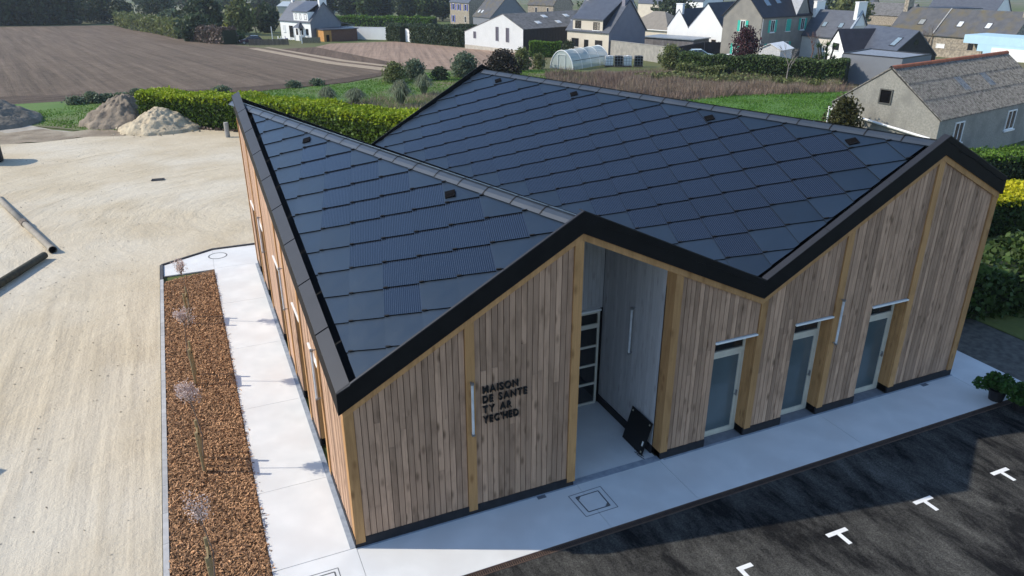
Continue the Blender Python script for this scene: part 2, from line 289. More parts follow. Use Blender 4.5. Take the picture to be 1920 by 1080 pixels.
# ---- concrete paving round the building, in slabs
cp = struct(sheet('concrete_path', [(-1.63,-1.555),(18.58,-1.555),(18.58,2.2),(17.2,2.2),(17.2,.0),(0,0),(0,19.25),(-1.57,19.27),(-3.42,18.2),(-3.42,17.02),(-1.63,17.02)], -.05, KERBM))
def slab(poly, z1=0., m=CONC):
    mb = MB(); mb.ext([(x, y, -.045) for x, y in poly], (0, 0, .045+z1)); return mb.build('slab', m, cp)
g = .0045
xs = [-1.63, 0., 4.98, 7.19, 12.1, 17.05, 18.58]
for a, b in zip(xs, xs[1:]):
    if b > 17.1: slab([(a+g,-1.555),(b,-1.555),(b,2.2),(a+g+.02,2.2)])
    elif a == 4.98: slab([(a+g,-1.555),(b-g,-1.555),(b-g,2.82),(a+g,2.82)])
    else: slab([(a+g,-1.555),(b-g,-1.555),(b-g,-.0),(a+g,-.0)] if a >= 0 else [(a+g,-1.555),(b-g,-1.555),(b-g,-.01),(a+g,-.01)])
ys = [0., 2.5, 6.2, 9.85, 13.5, 17.1]
for a, b in zip(ys, ys[1:]): slab([(-1.63,a+g),(-.0,a+g),(-.0,b-g),(-1.63,b-g)])
slab([(-1.63+g,17.1+g),(-.0,17.1+g),(-.0,19.25),(-1.57,19.27)]); slab([(-3.42,17.02),(-1.63-g,17.02),(-1.57-g,19.26),(-3.42,18.2)])
slab([(0.,17.2),(3.,17.2),(3.,19.2),(0.,19.25)])
for x0, x1 in ((8.48,9.65),(10.84,12.0),(13.34,14.55)): slab([(x0,.0),(x1,.0),(x1,.42),(x0,.42)], -.012, mat('threshold_grey', (.22,.23,.25), (.18,.19,.21), scale=6))
mb = MB()                                            # grey membrane left bare along the wall foot
SEAL = mat('grey_membrane', (.33,.36,.40), (.24,.27,.31), scale=7, detail=7)
mb.box(-.12,-.004,0.,17.,.001,.006); mb.box(0,4.93,-.06,-.004,.001,.006); mb.box(4.93,7.25,-.05,.14,.001,.006)
for a, b in ((7.3,8.5),(8.5,17.1)): mb.box(a,b,-.07,-.004,.001,.006)
mb.build('membrane_strip', SEAL, cp)
# manhole covers and little grates set in the paving
JOINT = mat('joint_grey', (.12,.125,.13), rough=.9)  # plain dark grey for the outline joints
def cover(name, label, poly_out, poly_in, corners):
    t = thing(name, label, 'manhole cover')
    mb = MB()
    for poly, wd in ((poly_out, .008), (poly_in, .014)):
        n = len(poly)
        for i in range(n):
            a = Vector((*poly[i], 0)); b = Vector((*poly[(i+1) % n], 0)); d = (b-a).normalized(); nn = Vector((-d.y, d.x, 0))*wd
            mb.add([a+nn+Vector((0,0,.003)), b+nn+Vector((0,0,.003)), b-nn+Vector((0,0,.003)), a-nn+Vector((0,0,.003))], [(0,1,2,3)])
    mb.build('frame_joint', JOINT, t)
    for c in corners:
        m2 = MB(); m2.ext([(x, y, .002) for x, y in c], (0, 0, .004)); m2.build('lifting_corner', STEEL, t)
    mm = MB(); mm.ext([(x+(poly_in[0][0]-x)*.0, y, .0005) for x, y in poly_in], (0, 0, .0015)); mm.build('lid', CONC, t)
    return t
cover('paved_manhole', 'square paved manhole cover with double outline in the front path', [(4.62,-.33),(5.43,-.31),(5.44,-1.06),(4.66,-1.06)], [(4.75,-.43),(5.31,-.42),(5.31,-.95),(4.78,-.95)],
      [[(4.76,-.44),(4.86,-.44),(4.76,-.54)], [(5.30,-.94),(5.20,-.94),(5.30,-.84)]])
cover('paved_manhole', 'square paved manhole outline at the front left corner of the building', [(-1.05,-.4),(-.45,-.4),(-.45,-1.0),(-1.05,-1.0)], [(-.97,-.48),(-.53,-.48),(-.53,-.92),(-.97,-.92)], [])
th_ = [2*math.pi*i/28 for i in range(28)]
cover('round_manhole', 'round manhole cover outline in the white path behind the mulch bed', [(-1.41+.36*math.cos(a), 18.5+.36*math.sin(a)) for a in th_], [(-1.41+.33*math.cos(a), 18.5+.33*math.sin(a)) for a in th_], [])
mb = MB(); mb.box(3.97,4.17,-.16,-.06,.0015,.007); tag(mb.build('floor_grate', mat('grate_grey', (.16,.17,.19)), None), 'small grey floor grate below the lettering at the wall foot', 'grate')
mb = MB(); mb.box(15.8,16.02,-.17,-.06,.0015,.007); tag(mb.build('floor_grate', mat('grate_grey', (.16,.17,.19)), None), 'small grey floor grate below the tall right gable', 'grate')
# slot drain between path and car park
t = thing('slot_drain', 'long rusty slotted drain channel between white path and asphalt', 'drain')
mb = MB(); mb.box(-1.6,18.6,-1.70,-1.557,-.06,-.035); mb.build('channel', mat('drain_black', (.02,.018,.016)), t)
mb = MB(); mb.box(-1.6,18.6,-1.705,-1.688,-.05,-.008); mb.box(-1.6,18.6,-1.571,-1.558,-.05,-.004); mb.build('rail', mat('rusty_iron', (.13,.085,.06), (.08,.055,.045), scale=9), t)
x = np.arange(-1.58, 18.58, .045); n = len(x); V = []; F = []
for i, a in enumerate(x):
    V += [(a,-1.688,-.014),(a+.022,-1.688,-.014),(a+.022,-1.571,-.014),(a,-1.571,-.014)]; F.append((4*i,4*i+1,4*i+2,4*i+3))
struct(fast('slats', V, F, MATS['rusty_iron'], t), 'stuff')
# parking marks
PAINT = mat('road_paint', (.78,.78,.76), (.70,.70,.68), scale=7, rough=.7)
for i in range(5):
    x0 = 6.67+2.5*i; mb = MB(); z = -.015
    a, b = (0, .30) if i == 0 else (-.27, .27)
    if i == 4: a, b = -.27, .02
    mb.add([(x0+a-.05*(i==0),-3.49,z),(x0+b,-3.49,z),(x0+b,-3.59,z),(x0+a-.05*(i==0),-3.59,z)], [(0,3,2,1)]).add([(x0-.05,-3.59,z),(x0+.05,-3.59,z),(x0+.05,-3.90,z),(x0-.05,-3.90,z)], [(0,3,2,1)])
    struct(mb.build('parking_mark', PAINT))
# kerbs round the mulch bed
kb = struct(MB().box(-3.53,-3.43,-2.5,-2.4,-.06,.0).build('kerb', KERBM))
for i in range(19):
    y0 = -2.4+i*1.0; mb = MB(); mb.box(-3.54,-3.43,y0+.004,y0+.996,-.08,.045); mb.build('kerb_stone', KERBM, kb)
DK = mat('dark_edging', (.06,.06,.065), (.09,.09,.095), scale=3)
mb = MB(); mb.box(-3.54,-3.44,16.62,18.2,-.06,.05); mb.ext([(-3.5,18.2,-.05),(-1.58,19.30,-.05),(-1.58,19.38,-.05),(-3.5,18.28,-.05)], (0,0,.10)); mb.ext([(-1.58,19.30,-.05),(3.2,19.28,-.05),(3.2,19.36,-.05),(-1.58,19.38,-.05)], (0,0,.10))
struct(mb.build('edging_strip', DK))
# mulch bed
MULB = mat('mulch_soil', (.16,.09,.045), (.11,.062,.03), scale=9, bump=.04)
struct(MB().ext([(-3.425,-2.4,-.05),(-1.64,-2.4,-.05),(-1.635,17.0,-.05),(-3.425,16.35,-.05)], (0,0,.06)).build('planting_bed', MULB))
n = 46000
px = rng.uniform(-3.41,-1.66,n); py = -2.3+18.9*rng.random(n)**1.15; ok = py < 16.3+.36*(px+3.4); px, py = px[ok], py[ok]; n = len(px)
spill = rng.random(n) < .006; px = np.where(spill, -1.64+rng.exponential(.025, n), px)
pz = np.where(spill, .006, .012+.055*rng.random(n)**1.4)+.02*np.sin(px*5)*np.sin(py*3)*(~spill)+.015*(~spill)
ln = rng.uniform(.02,.075,n)*(1+.0*py); wd = rng.uniform(.008,.02,n); an = rng.uniform(0,6.283,n); ti = rng.normal(0,.5,n)
dx, dy, dz = np.cos(an)*np.cos(ti), np.sin(an)*np.cos(ti), np.sin(ti); sx, sy = -np.sin(an), np.cos(an); tz = rng.normal(0,.4,n)
V = np.empty((n,4,3)); P = np.stack([px,py,pz],1); D = np.stack([dx,dy,dz],1)*ln[:,None]/1.6; S = np.stack([sx,sy,tz],1)*wd[:,None]/1.6
V[:,0] = P-D-S; V[:,1] = P+D-S; V[:,2] = P+D+S; V[:,3] = P-D+S
V[:,:,2] = np.maximum(V[:,:,2], .004)
m_ch = mat('bark_chips', (.46,.26,.13), (.30,.165,.085), scale=25, island=.75, rough=.9)
struct(fast('bark_mulch', V.reshape(-1,3), np.arange(4*n).reshape(-1,4), m_ch), 'stuff')

# ================================================================== THE TIMBER BUILDING
B = thing('health_centre', 'timber-clad building with zigzag roof of dark solar tiles and black fascia', 'building')
W_, D_, O_ = 17.04, 17.04, .08
ZF = [(-.08,3.607),(4.877,6.428),(9.65,4.19),(14.646,7.029),(17.12,5.775)]     # fascia top along the front
ZB = [(-.08,6.428),(4.83,4.19),(9.605,7.029),(14.4,4.19),(17.12,4.6)]         # and along the back
def prof(T, x): return float(np.interp(x, [p[0] for p in T], [p[1] for p in T]))
FH = .44                                            # fascia height
wz = lambda x: prof(ZF, x)-FH                       # top of the timber on the front
lz = lambda y: 3.607+(6.428-3.607)*(y+.08)/17.2-FH-.02
# --- backing walls (the dark membrane behind the boards)
def polywall(name, pts, d, m, parent): mb = MB(); mb.ext(pts, d); return mb.build(name, m, parent)
DOORS = [(8.48,9.65),(10.84,12.0),(13.34,14.55)]
DH = 2.80
fw = MB()
def fpiece(x0, x1, z0, top=None, y=.03, d=.25):
    xs_ = [x0]+[p[0] for p in ZF if x0 < p[0] < x1]+[x1]
    fw.ext([(x0,y,z0),(x1,y,z0)]+[(x,y,(wz(x)+.05) if top is None else top) for x in reversed(xs_)], (0,d,0))
for a, b in ((.03,4.9),(7.22,8.48),(9.65,10.84),(12.0,13.34),(14.55,17.0)): fpiece(a, b, .02)
for a, b in DOORS: fpiece(a, b, DH)
front = fw.build('front_wall', DARK, B)
LOPEN = [(2.56,3.75),(4.98,6.16),(8.62,9.84),(12.3,13.58),(14.75,16.03)]
lw = MB(); yy = [.03]+[v for o in LOPEN for v in o]+[D_]
def lpiece(y0, y1, z0): lw.ext([(.03,y0,z0),(.03,y1,z0),(.03,y1,lz(y1)+.05),(.03,y0,lz(y0)+.05)], (.25,0,0))
for a, b in zip(yy[::2], yy[1::2]): lpiece(a, b, .02)
for a, b in LOPEN: lpiece(a, b, DH)
left = lw.build('left_wall', DARK, B)
rw = MB(); rw.ext([(17.0,.03,.02),(17.0,D_,.02),(17.0,D_,4.1),(17.0,.03,wz(17.0))], (-.25,0,0)); right = rw.build('right_wall', DARK, B)
bw = MB(); bw.ext([(.28,D_,.02),(16.7,D_,.02)]+[(x, D_, z-FH) for x, z in reversed([(.28,6.3)]+ZB[1:-1]+[(16.7,4.5)])], (0,-.25,0)); back = bw.build('back_wall', DARK, B)
# --- boards
PLT = .215
def board_front(x0, x1, z0, ztop, parent, y0=-.0, y1=.028, m=LARCH):
    mb = MB(); mb.ext([(x0,y0,z0),(x1,y0,z0),(x1,y0,ztop(x1)),(x0,y0,ztop(x0))], (0,y1-y0,0)); return mb.build('board', m, parent, recalc=True)
VG = .15                                            # timber verge strip under the fascia
topf = lambda x: wz(x)-VG+.01
def clad(x0, x1, zb, parent, rnd):
    nb = max(1, round((x1-x0)/.125)); w_ = (x1-x0)/nb
    for i in range(nb):
        a, b = x0+i*w_+.0065, x0+(i+1)*w_-.0065
        yo = rnd.uniform(-.004,.004); h = topf((a+b)/2)-zb
        if h > 1.6 and rnd.random() < .45:
            zc = zb+h*rnd.uniform(.2,.8)
            board_front(a, b, zb, lambda x: zc-.002, parent, yo); board_front(a, b, zc+.002, topf, parent, yo+rnd.uniform(-.002,.002))
        else: board_front(a, b, zb, topf, parent, yo)
rb = random.Random(3)
for a, b in ((.2,2.41),(2.61,4.73),(7.39,8.48),(9.85,10.84),(12.2,13.34),(14.75,16.84)): clad(a, b, PLT, front, rb)
for a, b in ((8.48,9.65),(10.84,12.0),(13.34,14.55)): clad(a, b, DH+.05, front, rb)
def post(x0, x1, z0, ya=-.035, yb=.2, top=None):
    mb = MB(); t_ = top or (lambda x: wz(x)-VG+.005)
    xm = [p[0] for p in ZF if x0 < p[0] < x1]
    mb.ext([(x0,ya,z0),(x1,ya,z0)]+[(x, ya, t_(x)) for x in reversed([x0]+xm+[x1])], (0,yb-ya,0)); mb.build('post', POSTW, front)
post(0.,.195,.10, -.03); post(2.415,2.605,.10); post(4.735,4.93,.12,-.035,.3); post(7.19,7.385,.2,-.035,.3); post(16.845,17.04,.2)
for x in (9.655,12.005,14.555): post(x, x+.19, PLT-.02)
post(14.36,14.55,DH+.05,-.02,.02) if False else None
for (xa, za), (xb, zb) in zip(ZF, ZF[1:]):          # verge strips along the slope
    xa, xb = max(xa, 0), min(xb, W_)
    mb = MB(); mb.ext([(xa,-.045,wz(xa)-VG),(xb,-.045,wz(xb)-VG),(xb,-.045,wz(xb)+.02),(xa,-.045,wz(xa)+.02)], (0,.09,0)); mb.build('verge_board', POSTW, front)
def plinth(x0, x1, parent=front, y0=-.02, y1=.4): mb = MB(); mb.box(x0,x1,y0,y1,.002,PLT); mb.build('plinth', PLINTH, parent)
for a, b in ((-.015,4.9),(7.22,8.475),(9.655,10.835),(12.005,13.335),(14.555,17.055)): plinth(a, b)
# --- left facade
def board_left(y0, y1, z0, zt, parent, xo=0., m=LARCH):
    mb = MB(); mb.ext([(xo,y0,z0),(xo,y1,z0),(xo,y1,zt(y1)),(xo,y0,zt(y0))], (.028,0,0)); return mb.build('board', m, parent)
LP = [(2.36,2.55),(4.78,4.97),(7.2,7.39),(8.42,8.61),(12.1,12.29),(14.55,14.74)]
segs = []
cur = .0
marks = sorted([(a, b, 'o') for a, b in LOPEN]+[(a, b, 'p') for a, b in LP])
far = MB()
def clad_left(y0, y1, zb):
    nb = max(1, round((y1-y0)/.125)); w_ = (y1-y0)/nb
    for i in range(nb):
        a, b = y0+i*w_+.0035, y0+(i+1)*w_-.0035; xo = rb.uniform(-.004,.004)
        if a < 7.2: board_left(a, b, zb, lz, left, xo)
        else: far.ext([(xo,a,zb),(xo,b,zb),(xo,b,lz(b)),(xo,a,lz(a))], (.028,0,0))
for a, b, k in marks:
    if a-cur > .05: clad_left(cur, a, PLT)
    if k == 'o': clad_left(a, b, DH+.05)
    cur = max(cur, b)
clad_left(cur, D_-.15, PLT)
FARB = mat('far_boards', (.47,.30,.205), (.34,.218,.148), scale=1., stretch=(28,28,1.1), island=.2, rough=.75)
struct(far.build('boards', FARB, left), 'stuff')
for a, b in LP+[(D_-.15, D_)]:
    mb = MB(); mb.ext([(-.03,a,.12),(-.03,b,.12),(-.03,b,lz(b)+.01),(-.03,a,lz(a)+.01)], (.25,0,0)); mb.build('post', POSTW, left)
yy = [.05]+[v for o in LOPEN for v in o]+[D_]
for a, b in zip(yy[::2], yy[1::2]): mb = MB(); mb.box(-.014,.4,a+.002,b-.002,.002,PLT); mb.build('plinth', PLINTH, left)
# the two facades the photograph does not show, boarded the same way
ob = MB()
for i in range(150):
    y0 = .1+i*.1128; ob.box(17.0,17.03,y0,y0+.106,.2,5.25-1.2*y0/17)
struct(ob.build('boards', FARB, right), 'stuff')
ob = MB()
for i in range(148):
    x0 = .15+i*.1128; zt = prof(ZB, x0)-FH-.1; ob.box(x0,x0+.106,D_,D_+.03,.2,zt)
struct(ob.build('boards', FARB, back), 'stuff')
# --- doors set back in the openings
def door(parent, place, w_, name='door', lit=FROST):
    """place maps (a along opening, depth, z) to a point; the frame stands .34 behind the boards"""
    def bx(mb, a0, a1, d0, d1, z0, z1):
        p = [place(a, d, z) for z in (z0, z1) for a, d in ((a0,d0),(a1,d0),(a1,d1),(a0,d1))]
        mb.add(p, [(0,3,2,1),(4,5,6,7),(0,1,5,4),(1,2,6,5),(2,3,7,6),(3,0,4,7)])
    f = .06; d0, d1 = .31, .39; zt = DH-.03; zr = 2.26
    mb = MB(); bx(mb,0,f,d0,d1,.0,zt); bx(mb,w_-f,w_,d0,d1,.0,zt); bx(mb,f,w_-f,d0,d1,zt-f,zt); bx(mb,f,w_-f,d0,d1,zr,zr+.10); bx(mb,f,w_-f,d0,d1,.0,.035)
    fr = mb.build(name, CREAMF, parent)
    mb = MB(); bx(mb,f,w_-f,.35,.36,zr+.10,zt-f); mb.build('transom_pane', GLASS, fr)
    l = MB(); s = .075; a0, a1 = f+.006, w_-f-.006
    bx(l,a0,a0+s,.315,.375,.04,zr-.006); bx(l,a1-s,a1,.315,.375,.04,zr-.006); bx(l,a0+s,a1-s,.315,.375,.04,.04+s+.03); bx(l,a0+s,a1-s,.315,.375,zr-.006-s,zr-.006); l.build('leaf', CREAMF, fr)
    p = MB(); bx(p,a0+s,a1-s,.34,.352,.07+s,zr-.006-s); p.build('pane', lit, fr)
    h = MB(); bx(h,a1-s*.65,a1-s*.3,.27,.315,1.02,1.17); bx(h,a1-s*1.7,a1-s*.3,.265,.28,1.08,1.10); h.build('handle', STEEL, fr)
    return fr
def reveal(parent, place, w_, m=POSTW):                   # boards lining the sides and head of an opening
    for a0, a1 in ((-.012,.006),(w_-.006,w_+.012)):
        for i in range(3):
            d0, d1 = .03+i*.112, .03+i*.112+.107
            mb = MB(); p = [place(a, d, z) for z in (PLT-.01, DH) for a, d in ((a0,d0),(a1,d0),(a1,d1),(a0,d1))]
            mb.add(p, [(0,3,2,1),(4,5,6,7),(0,1,5,4),(1,2,6,5),(2,3,7,6),(3,0,4,7)]); mb.build('reveal_board', m, parent)
    mb = MB(); p = [place(a, d, z) for z in (DH-.012, DH+.03) for a, d in ((-.01,-.04),(w_+.02,-.04),(w_+.02,.33),(-.01,.33))]
    mb.add(p, [(0,3,2,1),(4,5,6,7),(0,1,5,4),(1,2,6,5),(2,3,7,6),(3,0,4,7)]); mb.build('lintel_flashing', WHITEP, parent)
for a, b in DOORS:
    pl = (lambda a: (lambda u, d, z: (a+u, d, z)))(a); door(B, pl, b-a); reveal(front, pl, b-a)
for a, b in LOPEN:
    pl = (lambda a: (lambda u, d, z: (d, a+u, z)))(a); door(B, pl, b-a, 'door', GLASS); reveal(left, pl, b-a)
# --- entrance porch
cz = lambda x, y: 6.428-.4689*(x-4.877+.282*(y+.08))-.44
pr = MB(); pr.box(7.19,7.3,.27,2.95,.02,4.35); pr.box(4.82,4.93,.27,2.95,.02,5.5); pr.ext([(4.82,2.86,.02),(7.3,2.86,.02),(7.3,2.86,4.0),(4.82,2.86,5.35)], (0,.09,0))
porch = pr.build('entrance_porch', DARK, B)
for i in range(23):
    y0 = .30+i*.1105; mb = MB(); mb.ext([(7.178,y0,PLT),(7.178,y0+.107,PLT),(7.178,y0+.107,cz(7.178,y0+.107)),(7.178,y0,cz(7.178,y0))], (.012,0,0)); mb.build('lining_board', WHITEWASH, porch)
    mb = MB(); mb.ext([(4.942,y0,PLT),(4.942,y0+.107,PLT),(4.942,y0+.107,cz(4.942,y0+.1)),(4.942,y0,cz(4.942,y0))], (-.012,0,0)); mb.build('lining_board', WHITEWASH, porch)
for i in range(20):
    x0 = 4.95+i*.1112; mb = MB(); mb.ext([(x0,2.848,2.76),(x0+.107,2.848,2.76),(x0+.107,2.848,cz(x0+.107,2.848)),(x0,2.848,cz(x0,2.848))], (0,.012,0)); mb.build('lining_board', WHITEWASH, porch)
mb = MB(); mb.box(7.14,7.178,.28,2.85,.003,PLT); mb.build('plinth', PLINTH, porch)
mb = MB(); mb.box(4.945,4.98,.28,2.85,.003,PLT); mb.build('plinth', PLINTH, porch)
def glazed_door(x0, x1, y, ztop, nrow, parent):
    mb = MB(); f = .06; mb.box(x0,x0+f,y-.07,y,.003,ztop); mb.box(x1-f,x1,y-.07,y,.003,ztop); mb.box(x0+f,x1-f,y-.07,y,ztop-f,ztop); mb.box(x0+f,x1-f,y-.07,y,.003,.06)
    zs = [.06+(2.28-.06)*i/nrow for i in range(nrow+1)]
    for z in zs[1:-1]: mb.box(x0+f,x1-f,y-.065,y-.005,z-.03,z+.03)
    mb.box(x0+f,x1-f,y-.07,y,2.25,2.37)
    fr = mb.build('door', CREAMF, parent)
    for a, b in list(zip(zs, zs[1:]))+[(2.37, ztop-f)]:
        p = MB(); p.box(x0+f,x1-f,y-.035,y-.02,a,b); p.build('pane', GLASS, fr)
    h = MB(); h.tube([(x0+.14,y-.12,1.0),(x0+.14,y-.12,1.5)], .014, 6); h.build('handle', STEEL, fr)
    mb = MB(); mb.box(x0-.02,x1+.02,y-.1,y,ztop,ztop+.05); mb.build('lintel_flashing', WHITEP, fr)
glazed_door(6.05, 7.07, 2.85, 2.72, 4, B); glazed_door(5.0, 6.02, 2.85, 2.72, 4, B)
mb = MB(); mb.ext([(4.93,.05,cz(4.93,.05)),(7.19,.05,cz(7.19,.05)),(7.19,2.86,cz(7.19,2.86)),(4.93,2.86,cz(4.93,2.86))], (0,0,.05)); mb.build('porch_ceiling', WHITEWASH, B)

# --- roof
FLp = Vector((-.08,-.08,3.607)); P1 = Vector((4.877,-.08,6.428)); BLp = Vector((-.08,17.12,6.428)); VF = Vector((9.65,-.08,4.19)); VB = Vector((4.83,17.12,4.19))
P2 = Vector((14.646,-.08,7.029)); BP = Vector((9.605,17.12,7.029)); FR = Vector((17.12,-.08,5.775)); BR1 = Vector((14.4,17.12,4.45)); BR = Vector((17.12,17.12,4.6))
dz = Vector((0,0,-.33))
mb = MB()
for pts in ((FLp,P1,BLp), (P1,VF,VB), (P1,VB,BLp), (VF,P2,BP), (VF,BP,VB), (P2,FR,BR1), (P2,BR1,BP), (FR,BR,BR1)):
    i_ = [Vector((min(max(p.x,-.025),17.06), min(max(p.y,-.025),17.06), p.z))+dz for p in pts]; mb.ext(i_, (0,0,-.12))
roof = mb.build('roof', mat('roof_underlay', (.01,.01,.011)), B)
# black fascias
def fascia(T, y0, y1, nm='fascia'):
    for (xa, za), (xb, zb) in zip(T, T[1:]):
        mb = MB(); mb.ext([(xa,y0,za-FH),(xb,y0,zb-FH),(xb,y0,zb),(xa,y0,za)], (0,y1-y0,0)); mb.build(nm, BLACK, roof)
fascia(ZF, -.08, -.03); fascia([(x_, z_+.06) for x_, z_ in ZB], 17.07, 17.12)
mb = MB(); mb.ext([(-.08,-.03,3.607+.008-FH),(-.08,17.07,6.42-FH),(-.08,17.07,6.42),(-.08,-.03,3.615)], (.05,0,0)); mb.build('fascia', BLACK, roof)
mb = MB(); mb.ext([(17.12,-.03,5.77-FH),(17.12,17.07,4.6-FH),(17.12,17.07,4.6),(17.12,-.03,5.77)], (-.05,0,0)); mb.build('fascia', BLACK, roof)
# grey metal caps on the edges
def cap(a, b, wv, t=.02):                           # strip from a to b, wv wide inwards
    L_ = (b-a).length; n_ = max(1, round(L_/2.0))
    for i in range(n_):
        p, q = a.lerp(b, i/n_), a.lerp(b, (i+1)/n_-.0025); mb = MB(); mb.ext([p, q, q+wv, p+wv], (0,0,t)); mb.build('edge_cap', GREYCAP, roof)
up = Vector((0,0,.003))
slope1 = (BLp-FLp).normalized(); n1 = (P1-FLp).cross(BLp-FLp).normalized()
inw = n1.cross(slope1).normalized(); inw = inw if inw.x > 0 else -inw
cap(FLp+up, BLp+up, inw*.30)                        # broad cap along the left eave
def edge_in(a, b, c): d = (b-a).normalized(); n = (b-a).cross(c-a).normalized(); v = n.cross(d).normalized(); return v if v.dot(c-a) > 0 else -v
cap(FLp+up, P1+up, edge_in(FLp, P1, BLp)*.045); cap(P1+up, VF+up, edge_in(P1, VF, VB)*.20); cap(VF+up, P2+up, edge_in(VF, P2, BP)*.16); cap(P2+up, FR+up, edge_in(P2, FR, BR1)*.15)
# solar tiles
HU, HV, LIFT = .712, .486, .055
def clip(poly, a, b):                               # keep the part left of a->b
    out = []
    side = lambda p: (b[0]-a[0])*(p[1]-a[1])-(b[1]-a[1])*(p[0]-a[0])
    for i in range(len(poly)):
        p, q = poly[i], poly[(i+1) % len(poly)]; sp, sq = side(p), side(q)
        if sp >= 0: out.append(p)
        if sp*sq < 0: t_ = sp/(sp-sq); out.append((p[0]+t_*(q[0]-p[0]), p[1]+t_*(q[1]-p[1])))
    return out
def area(p): return .5*sum(p[i][0]*p[(i+1) % len(p)][1]-p[(i+1) % len(p)][0]*p[i][1] for i in range(len(p)))
HOOKW = .10
def tile_mesh(poly, hook=True):
    if area(poly) < 0: poly = poly[::-1]
    z = lambda p: LIFT*(1+p[1]/(2*HV)); th = .014; n = len(poly)
    mb = MB(); mb.add([(p[0],p[1],z(p)) for p in poly], [tuple(range(n))]); mb.mi = 1
    mb.add([(p[0],p[1],z(p)) for p in poly]+[(p[0],p[1],z(p)-th-.012) for p in poly], [(i,n+i,n+(i+1) % n,(i+1) % n) for i in range(n)])
    if hook: # black steel hook at the lower corner
        c, s = -HU/.851, -HV/.851
        mb.add([(-.012,.016,LIFT+.010),(c*.11,s*.11+.016,LIFT+.006),(c*.11,s*.11-.010,LIFT+.006),(.004,-.014,LIFT+.010),(-.012,.016,LIFT-.02),(c*.11,s*.11+.016,LIFT-.02)], [(0,3,2,1),(0,1,5,4)])
    return mb
RH = [(0,0),(-HU-.012,-HV+.006),(0,-2*HV),(HU+.012,-HV+.006)]
FULL = {}
def tiles(O, ridge_pt, e, f, n, poly, u0, v0, pv_test, parent, limit):
    M = Matrix(((e.x,f.x,n.x,0),(e.y,f.y,n.y,0),(e.z,f.z,n.z,0),(0,0,0,1)))
    if area(poly) < 0: poly = poly[::-1]
    cnt = 0
    for j in range(0, 16):
        v = v0+HV*j
        for i in range(-4, 22):
            u = u0+2*HU*i+(HU if j % 2 else 0)
            pl = [(p[0]+u, p[1]+v) for p in RH]; c = pl
            for k in range(len(poly)): 
                c = clip(c, poly[k], poly[(k+1) % len(poly)])
                if len(c) < 3: break
            if len(c) < 3 or abs(area(c)) < .004: continue
            full = abs(abs(area(c))-abs(area(pl))) < 1e-4
            m = PV if full and pv_test(u, v, pl) else BLANK
            loc = [(p[0]-u, p[1]-v) for p in c]
            if full:
                key = (m.name,)
                if key not in FULL: FULL[key] = tile_mesh(loc).build('roof_tile', [m, BLACK], None, recalc=False).data; bpy.data.objects.remove([o for o in bpy.data.objects if o.data == FULL[key]][0])
                o = link('roof_tile', FULL[key], parent)
            else:
                hk = min((p[0]**2+p[1]**2) for p in loc) < 1e-6
                o = tile_mesh(loc, hk).build('roof_tile', [m, BLACK], parent, recalc=False)
            mm = M.copy(); mm.translation = O+e*u+f*v; o.matrix_local = mm; cnt += 1
    return cnt
def plane_of(a, b, c):                              # a: ridge front, b: ridge back, c: low point
    e = (b-a).normalized(); n = (b-a).cross(c-a).normalized(); n = n if n.z > 0 else -n
    f = n.cross(e); f = f if f.z < 0 else -f
    return e, f, n
# plane one: the triangle over the left corner
e, f, n = plane_of(P1, BLp, FLp)
O1 = P1-n*.15; uv = lambda P: ((P-P1).dot(e), (P-P1).dot(f))
a, b, c = uv(P1), uv(BLp), uv(FLp)
cen = ((a[0]+b[0]+c[0])/3, (a[1]+b[1]+c[1])/3)
def inset(p, q, d):
    dx, dy = q[0]-p[0], q[1]-p[1]; l = math.hypot(dx, dy); nx, ny = -dy/l, dx/l
    if (cen[0]-p[0])*nx+(cen[1]-p[1])*ny < 0: nx, ny = -nx, -ny
    return (p[0]+nx*d, p[1]+ny*d), (q[0]+nx*d, q[1]+ny*d)
def isect(l1, l2):
    (x1,y1),(x2,y2) = l1; (x3,y3),(x4,y4) = l2; d = (x1-x2)*(y3-y4)-(y1-y2)*(x3-x4)
    A_, B_ = x1*y2-y1*x2, x3*y4-y3*x4
    return ((A_*(x3-x4)-(x1-x2)*B_)/d, (A_*(y3-y4)-(y1-y2)*B_)/d)
l_r, l_e, l_f = inset(a, b, .06), inset(b, c, .42), inset(c, a, .03)
poly1 = [isect(l_f, l_r), isect(l_r, l_e), isect(l_e, l_f)]
def dist_line(p, l): (x1,y1),(x2,y2) = l; return abs((x2-x1)*(y1-p[1])-(x1-p[0])*(y2-y1))/math.hypot(x2-x1, y2-y1)
def pv1(u, v, pl): return min(dist_line(p, (b, c)) for p in pl) > .95 and min(dist_line(p, (c, a)) for p in pl) > .12 and v > .7 and not (v > 4.35)
n1t = tiles(O1, P1, e, f, n, poly1, 1.49, .38, pv1, roof, 300)
def vent(O, e, f, n, u, v):
    mb = MB(); cu, cv, a_ = HU/.851*.15, HV/.851*.15, 1; M = [(u,v+2*cv),(u+2*cu,v),(u,v-2*cv),(u-2*cu,v)]; M = [(u+(x-u)*.8, v+(y-v)*.9) for x, y in M]
    P_ = [O+e*x+f*y+n*.052 for x, y in M]; mb.ext(P_, n*.02); o = mb.build('roof_vent', DARK, roof)
for u, v in ((10.95,.60),(3.72,.62)): vent(O1, e, f, n, u, v)
R1 = (P1, BLp, e, f, n)
